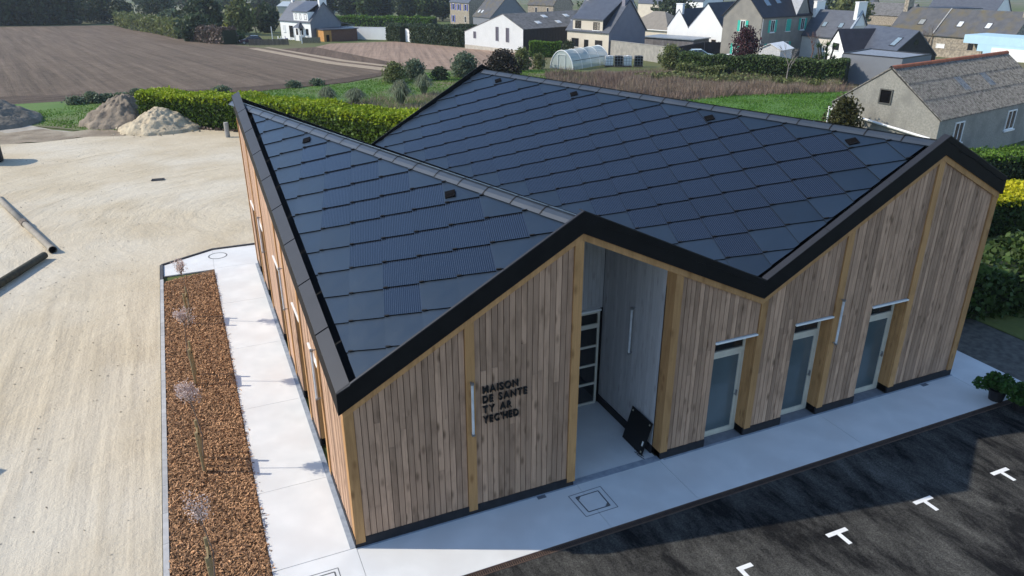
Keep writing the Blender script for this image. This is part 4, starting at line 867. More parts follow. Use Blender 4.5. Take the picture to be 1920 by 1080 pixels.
# --- far trees
K = 'tall trees of the dark windbreak left'
for lb, x, y, h, w, m, n in (('dark windbreak tree at the far left picture edge',-47,262,14,15,'dark',3400),('second dark windbreak tree from the left edge',-38.5,263,13.5,14,'dark',3400),('rightmost tall windbreak tree, its crown cut square',-30.8,265,12.5,12,'dark',3000)):
    tree(lb, x, y, h, w, LV[m], n+1600, .8, .05, 'windbreak_tree', group=K, z_lo=-.12, shape='wall', blobs=26)
for lb, x, y, h, w, m, n in (('pale green roadside tree behind the windbreak gap',-25.5,280,10,11,'mid',1800),('broad dark bush at the field corner beside the windbreak',-20.5,272,8.5,14,'dark',2400),('rounded dark bush ending the windbreak on the right',-14.5,268,7,9,'dark',1800),
        ('dark round tree behind the garden hedge at the field end',-3.7,277,9.3,13,'dark',2400),('broad dark evergreen in the wild hedge beside the field',6.3,186,8.2,11.5,'dark',3200),('grey-leaved bush left in the wild field hedge',-.8,197,5,7.5,'grey',1500),
        ('bushy dark evergreen low in the wild field hedge',3.4,156,5,8,'dark',2400),('feathery olive tree left of the white house garden',13.8,177,7.8,7,'olive',1900),('dark round tree left of the white house',20.3,186,6.4,6.6,'dark',1900),('low olive bush beside the parked purple car',9.4,146,2.4,4.2,'mid',900)):
    tree(lb, x, y, h, w, LV[m], n, .6, .12, z_lo=.03)
shrub('small bright yellow bush in the far garden', 12.7, 206.8, 2.5, 3, LV['yellow'], 500, .35)
bare('grey bare tree behind the field hedge', 3.5, 258, 10, 9, seed=12); bare('bare brown tree beside the white house garden', 17.5, 184, 7.5, 6, seed=14)
hedge('grey-green wild hedge along the far edge of the ploughed field', [(-13.6,246),(-8.5,214),(-2,188),(1.8,165)], 4, 3.2, 6500, .5, LV['olive'], ragged=.5)
hedge('low twiggy hedge between ploughed field and parked purple car', [(2.2,162),(5.2,150),(8.6,142.5)], 3, 2.6, 5000, .35, LV['brown'], ragged=.4)
for i, (x, y, h, w, m) in enumerate(((50,270,12,10,'dark'),(57,265,12.5,10,'dark'),(62.5,258,13,10,'mid'),(69,262,12,11,'dark'),(74,250,11.5,10,'dark'),(79,246,11,9,'mid'),(84.5,243,11,9,'dark'),(90,262,13,12,'dark'),(66,285,14,14,'dark'))):
    tree('dark tree in the row behind the white garden wall, number %s from the left' % ('one','two','three','four','five','six','seven','eight','nine')[i], x, y, h, w, LV[m], 2200, .75, .15, 'row_tree', group='tree row behind the white wall')
hedge('light green hedge below the dark tree row', [(38,208),(47,200),(59,190),(63,186)], 3, 2.9, 6000, .4, LV['bright'], ragged=.3)
hedge('tall dark hedge between white wall and white barn', [(39.3,141.8),(40.6,136.6)], 2.4, 2.9, 2500, .3, LV['dark'], ragged=.15)
hedge('tall dark hedge running up to the white barn', [(41.9,134.2),(44.4,125.5),(46.8,117.6)], 2.4, 2.9, 6500, .3, LV['dark'], ragged=.15)
hedge('second dark clipped hedge behind the one by the white barn', [(43,158),(56,143),(64,134)], 2, 2.6, 5000, .35, LV['dark'], ragged=.15)
for i, (x, y, h, w) in enumerate(((-5,420,14,22),(12,408,13,20),(28,400,12,18),(44,392,10,15),(-40,470,15,30),(80,420,14,25),(110,380,12,20),(-75,330,15,24),(-62,300,12,18))):
    tree('distant dark copse tree beyond the pasture, number %s from the list of the horizon' % i if False else ('broad dark tree of the distant wood, %s one from the left' % ('fourth','fifth','sixth','seventh','third','eighth','ninth','first','second')[i]), x, y, h, w, LV['dark'] if i != 2 else LV['mid'], 1500, 1.3, .1, 'copse_tree', group='distant copse')
for i, (x, y, h, w, m) in enumerate(((150,150,9,12,'brown'),(162,140,9,11,'olive'),(138,185,8,14,'dark'),(120,200,9,12,'mid'),(175,155,10,14,'dark'),(133,95,5,6,'olive'))):
    tree('tree between the far village roofs, %s' % ('brownish and bare at the right edge','olive, at the right edge','dark, behind the white box house','green, left of the white box house','dark, behind everything at the right edge','small and olive by the slate house chimney')[i], x, y, h, w, LV[m], 1300, .7, .15)
bare('bare tree in front of the long slate roof', 106, 72.5, 6., 5.5, seed=31)

# ================================================================== THE VILLAGE
RENDW = mat('white_render', (.80,.80,.78), (.76,.76,.74), scale=.8, rough=.8); RENDB = mat('beige_render', (.60,.54,.44), (.54,.48,.39), scale=.6, detail=7)
RENDG = mat('grey_cement_render', (.25,.235,.205), (.20,.19,.17), scale=.9, detail=8); SLATE = mat('slate_roof', (.075,.085,.105), (.055,.062,.08), scale=1.2, detail=9, rough=.45, spec=.5, stretch=(1,1,3))
DSLATE = mat('dark_slate', (.028,.028,.036), (.02,.02,.026), scale=1.4, detail=9, rough=.55); GREYCLAD = mat('grey_slate_cladding', (.19,.20,.22), (.17,.18,.20), scale=1.5, detail=8)
STONE = mat('granite_rubble', (.36,.31,.24), (.22,.19,.15), scale=3.2, detail=6, bump=.03, lo=.42, hi=.58); LICHEN = mat('lichened_slate', (.10,.10,.105), (.075,.078,.085), scale=1.3, detail=9, c3=(.115,.098,.062), s3=.55)
FIBRO = mat('fibre_cement', (.17,.165,.16), (.125,.12,.12), scale=2.4, detail=9, c3=(.10,.10,.09), s3=1.2); BLKCLAD = mat('black_cladding', (.018,.018,.02), (.026,.026,.03), scale=3, rough=.6); TEAL = mat('teal_paint', (.03,.42,.32), (.03,.36,.28), scale=3, rough=.5)
BLUEP = mat('blue_paint', (.03,.05,.30), (.03,.045,.25), scale=3); SKYB = mat('pale_blue_render', (.42,.62,.74), (.40,.58,.70), scale=1); BRICK = mat('dark_brick', (.17,.085,.055), (.13,.065,.045), scale=4, detail=8); TIMB = mat('orange_timber', (.50,.26,.08), (.42,.21,.07), scale=3)
TERRA = mat('terracotta', (.36,.12,.06), (.28,.09,.05), scale=3, objrand=.15); ROOFWIN = mat('roof_window_glass', (.20,.26,.30), (.16,.21,.25), rough=.12, spec=.7); PALEPANE = mat('pale_roof_panel', (.60,.62,.62), (.52,.54,.54), rough=.4); BEIGER = mat('beige_slate', (.24,.215,.18), (.20,.18,.15), scale=1.5, detail=8)
class House:
    def __init__(s, name, label, X, Y, th, fl, L, W, e1, e2, r, rf, wm, rm, cat='house', over=.22, slab=.14, found=1.5, roof2=None, group=None, gables=None):
        s.t = thing(name, label, cat, (X, Y, gz(X, Y)), R(th), group); s.L, s.W, s.fl, s.e1, s.e2, s.r, s.rf = L, W, fl, e1, e2, r, rf
        P = s.P; mb = MB(); v = W*rf
        mb.ext([P(0,0,-found), P(0,W,-found), P(0,W,e2), P(0,v,r), P(0,0,e1)], (L,0,0)); s.wall = mb.build('wall', wm, s.t)
        if gables is not None:
            mb = MB(); mb.ext([P(-.03,.02,e1*.0), P(-.03,W-.02,0), P(-.03,W-.02,e2), P(-.03,v,r-.02), P(-.03,.02,e1)], (.026,0,0)); mb.build('gable_cladding', gables, s.t)
        mb = MB(); k1 = (r-e1)/v; k2 = (r-e2)/(W-v); o = over
        mb.ext([P(-o,-o,e1-o*k1), P(L+o,-o,e1-o*k1), P(L+o,v,r), P(-o,v,r)], (0,0,slab)); mb.ext([P(-o,W+o,e2-o*k2), P(L+o,W+o,e2-o*k2), P(L+o,v+.001,r), P(-o,v+.001,r)], (0,0,slab)); s.roof = mb.build('roof', rm, s.t)
        s.k1, s.k2, s.v, s.slab = k1, k2, v, slab
    def P(s, u, v, z): return Vector((u, s.fl*v, z))
    def at(s, side, a, z, d):                       # a along the wall, d outwards
        return {'g0': lambda: s.P(-d, a, z), 'g1': lambda: s.P(s.L+d, a, z), 's0': lambda: s.P(a, -d, z), 's1': lambda: s.P(a, s.W+d, z)}[side]()
    def bx(s, mb, side, a0, a1, z0, z1, d0, d1):
        p = [s.at(side, a, z, d) for z in (z0, z1) for a, d in ((a0,d0),(a1,d0),(a1,d1),(a0,d1))]; mb.add(p, [(0,3,2,1),(4,5,6,7),(0,1,5,4),(1,2,6,5),(2,3,7,6),(3,0,4,7)])
    def win(s, side, a0, a1, z0, z1, fm=None, pane=None, shut=None, sill=True, name='window', mull=True, closed=False, lintel=None):
        fm = fm or WHITEP; f = .07; mb = MB(); bx = s.bx
        bx(mb,side,a0,a0+f,z0,z1,-.02,.06); bx(mb,side,a1-f,a1,z0,z1,-.02,.06); bx(mb,side,a0+f,a1-f,z1-f,z1,-.02,.06); bx(mb,side,a0+f,a1-f,z0,z0+f,-.02,.06)
        if mull and a1-a0 > .6: bx(mb,side,(a0+a1)/2-.03,(a0+a1)/2+.03,z0+f,z1-f,-.02,.05)
        w_ = mb.build(name, fm, s.t)
        p = MB(); bx(p,side,a0+f,a1-f,z0+f,z1-f,.005,.02); p.build('pane', pane or GLASS, w_)
        if sill and name == 'window': q_ = MB(); bx(q_,side,a0-.1,a1+.1,z0-.1,z0-.001,-.01,.14); q_.build('sill', WHITEP, w_)
        if lintel: q_ = MB(); bx(q_,side,a0-.12,a1+.12,z1+.001,z1+.18,-.01,.03); q_.build('lintel', lintel, w_)
        if shut:
            hw = (a1-a0)/2
            for b0, b1 in (((a0-hw-.03,a0-.03),(a1+.03,a1+hw+.03)) if not closed else ((a0,(a0+a1)/2-.01),((a0+a1)/2+.01,a1))):
                q_ = MB(); bx(q_,side,b0,b1,z0,z1,.061 if closed else .005,.105 if closed else .05); q_.build('shutter', shut, w_)
        return w_
    def sky(s, side, u0, u1, t0, t1, m=None, fm=None):   # roof window; t is the share of the slope from eave to ridge
        def q(u, t, h): 
            return s.P(u, s.v*t, s.e1+(s.r-s.e1)*t+s.slab+h) if side == 0 else s.P(u, s.W-(s.W-s.v)*t, s.e2+(s.r-s.e2)*t+s.slab+h)
        mb = MB(); mb.ext([q(u0,t0,-.02),q(u1,t0,-.02),q(u1,t1,-.02),q(u0,t1,-.02)], (0,0,.08)); f_ = mb.build('roof_window', fm or GREYCAP, s.roof)
    	# pane sits a little proud of the frame
        du, dt = (u1-u0)*.1, (t1-t0)*.07; mb = MB(); mb.ext([q(u0+du,t0+dt,.062),q(u1-du,t0+dt,.062),q(u1-du,t1-dt,.062),q(u0+du,t1-dt,.062)], (0,0,.012)); o = mb.build('roof_window_pane', m or ROOFWIN, s.roof)
    def chim(s, u, v, wu, wv, zt, m, z0=None, capm=None):
        mb = MB(); a, b = s.P(u-wu/2, v-wv/2, 0), s.P(u+wu/2, v+wv/2, 0); z0 = z0 if z0 is not None else s.r-1.
        mb.box(min(a.x,b.x),max(a.x,b.x),min(a.y,b.y),max(a.y,b.y),z0,zt); mb.box(min(a.x,b.x)-.06,max(a.x,b.x)+.06,min(a.y,b.y)-.06,max(a.y,b.y)+.06,zt,zt+.12); mb.build('chimney', m, s.roof)
    def box(s, name, u0, u1, v0, v1, z0, z1, m): mb = MB(); a, b = s.P(u0,v0,0), s.P(u1,v1,0); mb.box(min(a.x,b.x),max(a.x,b.x),min(a.y,b.y),max(a.y,b.y),z0,z1); return mb.build(name, m, s.t)
    def poly(s, name, pts, d, m, parent=None): mb = MB(); mb.ext([s.P(*p) for p in pts], (d[0], s.fl*d[1], d[2])); return mb.build(name, m, parent or s.t)

# --- white corrugated barn with the black side
H = House('white_barn', 'white corrugated gable barn with black side wall and grey roof', 49.27, 99.8, 17.15, 1, 18, 15.07, 3.59, 2.43, 5.62, .33, BLKCLAD, FIBRO, 'barn', .12, .08)
nb = 64
for i in range(nb):                                 # corrugated sheets of the gable, each a narrow trapezoid
    v0, v1 = H.W*i/nb, H.W*(i+.62)/nb; zt = lambda v: (3.59+(5.62-3.59)*v/H.v if v < H.v else 5.62-(5.62-2.43)*(v-H.v)/(H.W-H.v))-.02
    H.poly('corrugated_rib', [(-.01,v0,.35),(-.01,v1,.35),(-.01,v1,zt(v1)),(-.01,v0,zt(v0))], (-.05,0,0), RENDW)
H.poly('gable_sheet', [(-.001,0,.35),(-.001,H.W,.35),(-.001,H.W,2.42),(-.001,H.v,5.6),(-.001,0,3.58)], (-.012,0,0), mat('groove_shade_grey', (.42,.45,.48)))  # grooves greyed so the white ribs read; their shade put into the colour
H.box('base_wall', -.06, .0, 0, H.W, -.5, .35, mat('pale_blocks', (.45,.41,.35), (.36,.33,.28), scale=2))
for a0, a1, z0, z1 in ((5.97,6.69,1.45,3.64),(3.36,4.14,1.42,3.61),(11.9,12.6,1.5,2.6)): H.win('g0', a0, a1, z0, z1, mat('grey_purple_frame', (.2,.19,.22)), mat('dusty_pane', (.10,.095,.12)), sill=False, mull=False).location.x -= .06
for u, t0 in ((4.2,.25),(8.6,.22),(7.2,.62),(12.2,.6),(12.2,.2)): H.sky(0, u, u+1., t0, t0+.16, PALEPANE, PALEPANE)
for i in range(26): H.box('cladding_rib', .3+i*.68, .42+i*.68, -.04, -.0, -.3, 3.3, BLKCLAD)
# --- beige house
H = House('beige_house', 'beige rendered house with steep slate roof and wall dormer', 59.68, 91.15, 109.44, -1, 8.64, 8.99, 3.32, 3.32, 7.81, .51, RENDB, SLATE, gables=mat('lilac_grey_render', (.22,.215,.25), (.20,.195,.23), scale=1))
H.poly('dormer', [(1.3,-.02,3.0),(7.45,-.02,3.0),(7.45,-.02,4.95),(1.3,-.02,4.95)], (0,3.0,0), RENDB)
H.poly('dormer_roof', [(1.1,-.2,4.93),(7.65,-.2,4.93),(7.65,4.5,7.75),(1.1,4.5,7.75)], (0,0,.14), SLATE)
H.poly('dormer_cheek', [(1.28,.05,3.3),(1.28,.05,4.92),(1.28,3.4,6.9),(1.28,3.4,6.0)], (-.03,0,0), DSLATE)
for a0, a1, z0, z1 in ((5.71,6.95,3.55,4.74),(1.93,3.18,3.5,4.66)): H.win('s0', a0, a1, z0, z1, mat('dark_frame', (.05,.045,.04)))
for a0, a1, z0, z1 in ((6.15,7.64,.78,2.1),(1.26,2.7,.78,2.04)): H.win('s0', a0, a1, z0, z1, MATS['dark_frame'])
H.win('s0', 4.1, 4.95, .0, 2.0, MATS['dark_frame'], name='door', sill=False)
H.chim(.35, H.v, .6, 2.1, 9.3, MATS['lilac_grey_render'], 5.5); H.chim(8.3, H.v, .5, .8, 8.9, RENDB, 6.5)
# --- grey house with the teal shutters
H = House('grey_house', 'tall grey cement-rendered house with teal shutters', 74.89, 75.13, 14.73, 1, 17.27, 6.55, 5.78, 5.78, 9.0, .48, RENDG, DSLATE)
ST = mat('pale_window_surround', (.42,.38,.32))
H.win('g0', 2.65, 3.5, 3.67, 5.17, shut=TEAL, lintel=ST); H.win('g0', 3.6, 4.35, .25, 1.95, shut=TEAL, lintel=ST)
for a0, a1 in ((2.2,3.2),(9.9,10.9),(13.9,14.9)): H.win('s0', a0, a1, 3.6, 5.25, shut=TEAL, lintel=ST)
H.win('s0', 6.1, 7.2, 3.6, 5.25, shut=TEAL, closed=True); H.win('s0', 1.9, 3.0, .5, 2.1, shut=TEAL); H.win('s0', 4.2, 5.0, .0, 2.05, name='door', sill=False); H.win('s0', 6.4, 7.4, .5, 2.1, shut=TEAL)
H.sky(0, 2.4, 3.7, .35, .62); H.sky(0, 5.2, 6.5, .42, .72); H.sky(0, 14.2, 15.4, .5, .8)
H.poly('wall_dormer', [(8.4,-.02,5.6),(12.0,-.02,5.6),(10.2,-.02,8.6)], (0,2.6,0), RENDG); H.poly('dormer_roof', [(8.1,-.15,5.5),(10.2,-.15,8.75),(10.2,3.,8.75),(8.1,.5,5.6)], (0,0,.1), mat('pale_dormer_slope', (.3,.32,.35), rough=.4)); H.poly('dormer_roof', [(12.3,-.15,5.5),(10.2,-.15,8.75),(10.2,3.,8.75),(12.3,.5,5.6)], (0,0,.1), DSLATE)  # one dormer slope is paler than the other
mb = MB(); mb.tube([H.P(.12,-.12,-.5), H.P(.12,-.12,5.7)], .07, 6); mb.build('downpipe', mat('pale_pipe', (.4,.4,.4)), H.t)
# --- white double gable house
H = House('white_gable_house', 'white house with large pointed gable facing the camera', 81.67, 91.71, 21.3, 1, 10, 6.65, 3.37, 3.37, 7.21, .49, RENDW, DSLATE, over=.08)
for a0, a1, z0, z1 in ((4.9,5.75,.1,1.8),(3.2,4.15,.1,1.75),(1.2,2.0,.3,1.65)): H.win('g0', a0, a1, z0, z1, mat('brown_frame', (.16,.11,.08)), sill=False, mull=False)
H = House('white_gable_house', 'smaller white gable house with broad chimney, left of the large white gable', 79.25, 97.9, 21.3, 1, 10, 4.2, 3.4, 3.4, 6.2, .5, RENDW, DSLATE, over=.06)
H.chim(.3, 2.1, .62, 1.25, 7.1, RENDW, 4.4)
# --- low hip-roofed house and the zinc lean-to between
t = thing('hip_roof_house', 'low beige house with hipped grey roof between beige and white houses', 'house', (79.5,108.5,gz(79.5,108.5)), R(18))
mb = MB(); mb.box(0,9,-3.2,7,-2,2.7); mb.build('wall', RENDB, t)
mb = MB(); mb.add([(-.3,-3.5,2.7),(9.3,-3.5,2.7),(9.3,7.3,2.7),(-.3,7.3,2.7),(4.2,1,5.6),(4.2,3.5,5.6)], [(0,1,4),(1,2,5,4),(2,3,5),(3,0,4,5),(0,3,2,1)]); mb.build('roof', BEIGER, t)
mb = MB(); mb.box(-.36,-.28,-3.5,7.3,2.58,2.72); mb.build('gutter', WHITEP, t)
t = thing('zinc_lean_to', 'flat zinc-roofed grey lean-to in front of the white gable house', 'outbuilding', (71.6,99.4,gz(71.6,99.4)), R(-66))
for i in range(22): mb = MB(); mb.box(i*.42+.01,i*.42+.41,0,.05,-.8,2.0); mb.build('plank', mat('grey_planks', (.17,.16,.165), (.13,.125,.13), scale=2, objrand=.15), t)
mb = MB(); mb.box(-.0,9.3,.05,5.,-.8,1.95); mb.build('wall', MATS['grey_planks'], t); mb = MB(); mb.box(-.2,9.5,-.25,5.2,2.0,2.16); mb.build('roof', mat('zinc_roof', (.26,.30,.34), rough=.4), t)
# --- cream house with slate roof and two white chimneys
H = House('slate_cottage', 'cream cottage with slate roof and two broad white chimneys', 86.2, 70.54, 97., -1, 7.6, 5.6, 3.0, 3.0, 6.3, .5, mat('cream_render', (.66,.61,.54), (.60,.55,.48), scale=1), SLATE)
H.chim(.25, 2.8, .55, 1.9, 7.6, RENDW, 4.5); H.chim(7.3, 2.8, .55, 1.9, 7.5, RENDW, 4.5)
H.poly('gable_coping', [(-.25,-.2,2.95),(-.25,2.8,6.5),(-.25,2.8,6.2),(-.25,.15,2.9)], (.25,0,.1), mat('pale_bluegrey', (.35,.40,.46)))
H.win('s0', .5, 1.3, .2, 1.6, mat('brown_frame', (.16,.11,.08))); H.win('s0', 2.6, 3.4, .9, 1.7); H.sky(0, 1.4, 2.2, .3, .5); H.sky(0, 4.2, 5.0, .3, .5)
# --- black and white modern house
H = House('black_gable_house', 'black-clad modern gable house with round window', 79.47, 56.55, 73.34, -1, 10.96, 5.94, 1.69, 1.69, 4.5, .51, BLKCLAD, SLATE, over=.08)
mb = MB(); c0 = H.P(-.06, 2.95, 3.25); ring = [c0+Vector((0, math.cos(a)*.42, math.sin(a)*.42)) for a in [2*math.pi*i/18 for i in range(18)]]; mb.ext(ring, (.05,0,0)); o = mb.build('window', BLKCLAD, H.t)
mb = MB(); mb.ext([c0+(p-c0)*.8+Vector((-.005,0,0)) for p in ring], (-.01,0,0)); mb.build('pane', GLASS, o); H.sky(0, 1.2, 2.4, .3, .66)
H.poly('white_wing', [(6.3,-2.6,-1.),(10.6,-2.6,-1.),(10.6,-2.6,1.7),(8.45,-2.6,4.1),(6.3,-2.6,1.7)], (0,3.6,0), RENDW)
H.poly('wing_roof', [(6.05,-2.75,1.5),(8.45,-2.75,4.2),(8.45,2.6,4.2),(6.05,.3,1.6)], (0,0,.1), DSLATE); H.poly('wing_roof', [(10.85,-2.75,1.5),(8.45,-2.75,4.2),(8.45,2.6,4.2),(10.85,.3,1.6)], (0,0,.1), DSLATE)
for a0, a1, z0, z1 in ((7.7,9.3,1.6,2.5),): H.win('s0', a0, a1, z0, z1, mat('dark_frame', (.05,.045,.04))).location = H.P(0,-2.6,0)
# --- grey flat-roofed garage
t = thing('grey_garage', 'grey rectangular flat-roofed garage behind the stone barn', 'garage', (63.7,49.4,gz(63.7,49.4)))
A_, B_, C_, D2 = (0,0),(1.6,-6.2),(7.6,-4.7),(6.6,2.4)
mb = MB(); mb.ext([(x,y,-.6) for x, y in (A_,B_,C_,D2)], (0,0,3.5)); mb.build('wall', mat('grey_panel', (.17,.18,.20), (.155,.165,.185), scale=.7), t)
mb = MB(); mb.ext([(x*.97+.12,y*.97-.07,2.86) for x, y in (A_,B_,C_,D2)], (0,0,.06)); mb.build('roof', mat('roof_membrane', (.24,.27,.31)), t)
for p, q_ in zip((A_,B_,C_,D2),(B_,C_,D2,A_)):
    a, b = Vector((*p,2.9)), Vector((*q_,2.9)); d = (b-a).normalized(); nn = Vector((-d.y,d.x,0))*-.07; mb = MB(); mb.ext([a-nn*.4,b-nn*.4,b-nn*2.6,a-nn*2.6], (0,0,.12)); mb.build('parapet_cap', GREYCAP, t)
mb = MB(); mb.box(-.12,-.04,-.02,.06,-.6,2.9); mb.build('downpipe', WHITEP, t)
# --- long slate house with stone walls
H = House('long_stone_house', 'long low stone house with lichened slate roof and two roof windows', 110.8, 62.9, 97., -1, 19.5, 7.2, 2.5, 2.5, 6.1, .5, STONE, LICHEN)
H.chim(.3, 3.6, .7, 1.5, 7.6, STONE, 4.5); H.chim(19.2, 3.6, .7, 1.5, 7.5, STONE, 4.5)
H.sky(0, 4.0, 4.9, .3, .52, PALEPANE); H.sky(0, 8.3, 9.2, .3, .52, PALEPANE); H.sky(0, 14.5, 15.6, .3, .52, mat('weathered_panel', (.26,.27,.26)))
H.win('s0', 9.6, 11., .1, 1.2, pane=RENDW, name='door', sill=False, mull=False); H.win('s0', 5.0, 6.0, .1, 1.6, MATS['dark_frame'], name='door', sill=False)
mb = MB(); mb.tube([H.P(11.8,-.14,-.3), H.P(11.8,-.14,2.5)], .06, 6); mb.build('downpipe', FENCEW, H.t)
mb = MB(); mb.ext([H.P(11.75,-.2,2.62),H.P(11.95,-.2,2.62),H.P(11.95,3.6,6.27),H.P(11.75,3.6,6.27)], (0,0,.06)); mb.build('roof_seam', mat('pale_mortar', (.33,.33,.32)), H.roof)
# --- pale blue garage, white box house, other roofs
t = thing('blue_garage', 'pale blue flat-roofed garage with wide white door', 'garage', (105.3,66.3,gz(105.3,66.3)), R(-84))
mb = MB(); mb.box(0,10.4,0,6,2.1,3.25); mb.build('roof_band', SKYB, t); mb = MB(); mb.box(2.2,10.4,.02,6,-1,2.1); mb.build('wall', SKYB, t); mb = MB(); mb.box(4.3,10.2,-.04,.05,-1,1.75); mb.build('garage_door', RENDW, t); mb = MB(); mb.box(.2,2.2,2.5,6,-1,2.1); mb.build('recess_wall', STONE, t)
t = thing('box_house', 'white flat-roofed box house behind the long slate roof', 'house', (152,111,gz(152,111)), R(-26))
mb = MB(); mb.box(0,12.2,0,8,-2,5.6); mb.build('wall', RENDW, t); mb = MB(); mb.box(-.1,12.3,-.1,8.1,5.6,5.75); mb.build('roof', DSLATE, t)
for a in (1.6,6.9):
    mb = MB(); mb.box(a,a+2,-.05,.02,3.6,4.8); o = mb.build('window', GREYCAP, t); mb = MB(); mb.box(a+.1,a+1.9,-.06,-.045,3.7,4.7); mb.build('pane', GLASS, o)
mb = MB(); mb.box(12.2,15.5,1,8,-2,5.2); mb.build('side_wing', mat('wing_grey', (.22,.25,.29)), t)
def simple(name, label, X, Y, th, L, W, e, r, wm, rm, wins=(), ch=(), fl=-1, group='distant village houses'):
    H = House(name, label, X, Y, th, fl, L, W, e, e, r, .5, wm, rm, group=group, found=3)
    for s_, a0, a1, z0, z1, sh in wins: H.win(s_, a0, a1, z0, z1, shut=sh, sill=False, mull=False)
    for u, wv in ch: H.chim(u, W/2, .7, wv, r+1.3, wm, r-1.5)
    return H
H = simple('stone_house', 'granite house with blue shutters beyond the white barn', 80.8, 207.5, 101., 11., 8, 6.2, 10., STONE, SLATE, [('s0',1.2,2.3,3.9,5.7,BLUEP),('s0',5.2,6.3,3.9,5.7,BLUEP),('s0',8.4,9.5,3.9,5.7,BLUEP),('s0',1.6,2.6,.6,2.4,None),('s0',8.6,9.6,.4,2.4,BLUEP)], [(.4,1.6)], group=None)
H = simple('slate_annex', 'low house with long grey slope behind the white barn', 80.5, 190., 101, 9, 13, 2.6, 8.6, GREYCLAD, LICHEN, group=None); H.sky(0, 5.5, 6.4, .12, .25, PALEPANE); H.sky(0, 7.2, 8.1, .12, .25, PALEPANE)
simple('village_house', 'grey slate roof behind the white barn ridge, left one of the pair', 96, 222, 108, 12, 9, 2.6, 7.2, GREYCLAD, LICHEN).sky(0, 4, 5.2, .4, .62)
simple('village_house', 'stone house with grey slate roof behind the white barn, right one of the pair', 113, 216, 108, 12, 9, 5.2, 10.5, STONE, LICHEN, [('s0',2,3,2.8,4.4,None),('s0',7.5,8.5,2.8,4.4,None)], [(11.6,1.8)])
simple('village_house', 'slate roofed house left of the beige house chimney', 121, 190, 108, 14, 9, 4.5, 9.5, RENDW, SLATE, (), [(.4,1.8),(13.6,1.8)])
simple('village_house', 'cream gabled house with dark slate roof above the hip roof', 173.5, 241, 105, 14, 10, 5, 10., RENDB, SLATE, [('g0',2.2,3.2,2,4.6,None),('g0',6.4,7.4,2,4.6,None)])
simple('village_house', 'white house with orange base behind the double gables', 152, 190, 105, 16, 10, 6.5, 10., RENDW, SLATE, [('s0',2,3.4,.5,2,None)])
simple('village_house', 'big slate roof with pale gable behind the teal shutter house', 176, 168, 100, 14, 10, 3.8, 8.4, GREYCLAD, SLATE, (), [(.4,2.)])
simple('village_house', 'stone cottage with slate roof above the white chimneys', 205, 175, 100, 16, 9, 3.4, 7.6, STONE, SLATE, [('s0',3,4,.8,2.4,None)], [(.4,1.6)])
simple('village_house', 'long stone outbuilding left of the white box house', 196, 152, 100, 14, 9, 2.6, 5.8, STONE, FIBRO)
simple('village_house', 'white house at the right picture edge behind the bare trees', 176, 112, 100, 16, 9, 4., 8.6, RENDW, SLATE, (), [(.4,1.6),(15.6,1.6)])
simple('village_house', 'small white house with pale blue roof at the far right', 222, 150, 100, 12, 9, 3., 6.5, RENDW, mat('pale_blue_roof', (.30,.38,.46)))
simple('village_house', 'distant white house with blue shutters at the top centre', 168, 408, 108, 16, 9, 5., 9.5, RENDW, SLATE, [('s0',2,4,1.5,4,BLUEP),('s0',9,11,1.5,4,BLUEP)])
for i in range(3):
    t = thing('greenhouse', ('nearest','middle','farthest')[i]+' pale grey growing shed roof of the far market garden', 'greenhouse', (47+i*13, 372+i*26, gz(47+i*13,372+i*26)), R(-48))
    mb = MB(); mb.box(0,26,0,9,-1,3.2); mb.build('wall', mat('shed_green', (.16,.20,.19)), t); mb = MB(); mb.add([(-.3,-.3,3.2),(26.3,-.3,3.2),(26.3,4.5,5.2),(-.3,4.5,5.2),(26.3,9.3,3.2),(-.3,9.3,3.2)], [(0,1,2,3),(3,2,4,5)]); mb.build('roof', mat('pale_polytunnel_roof', (.38,.44,.48)), t)
t = thing('stone_shed', 'weathered stone gable wall at the right picture edge', 'building', (104.3,55.5,gz(104.3,55.5)), R(-84))
mb = MB(); mb.box(0,9,0,7,-1,3.6); mb.build('wall', mat('lime_stone', (.38,.35,.28), (.27,.25,.20), scale=2.5, detail=8, bump=.03), t); mb = MB(); mb.ext([(-.2,-.3,3.55),(9.2,-.3,3.55),(9.2,7.3,5.6),(-.2,7.3,5.6)], (0,0,.15)); mb.build('roof', LICHEN, t); mb = MB(); mb.box(2.2,4,-.05,.05,-1,1.6); mb.build('door', RENDW, t)
# --- white house left with dormer, porch and catslide
H = House('white_house', 'white house with slate roof, wall dormer and little porch', 24.29, 146.8, 114.88, -1, 10.73, 7.4, 3.55, 3.0, 7.0, .47, RENDW, SLATE, gables=GREYCLAD)
H.poly('dormer', [(.6,-.03,3.3),(5.6,-.03,3.3),(5.6,-.03,5.35),(.6,-.03,5.35)], (0,2.2,0), RENDW); H.poly('dormer_roof', [(.35,-.25,5.3),(5.85,-.25,5.3),(5.6,3.4,7.1),(.6,3.4,7.1)], (0,0,.15), SLATE)
for a0, a1 in ((4.33,4.96),(2.85,3.46),(1.03,1.82)): H.win('s0', a0, a1, 3.9, 4.98, mat('violet_grey_frame', (.14,.12,.13)), mat('curtain_pane', (.09,.07,.07)), sill=False, mull=False)
H.win('s0', 9.04, 9.77, 1.3, 2.6, pane=RENDW); H.win('s0', 6.25, 7.55, .3, 2.55, MATS['dark_frame'], name='door', sill=False); H.win('s0', 4.6, 5.2, .8, 2.1, MATS['dark_frame']); H.win('s0', .9, 1.7, 1.0, 2.2, MATS['dark_frame'])
H.box('porch_wall', 2.5, 4.2, -1.1, .0, -.5, .9, RENDW); H.win('s0', 2.75, 3.9, .0, 2.2, MATS['dark_frame'], name='door', sill=False, mull=False)
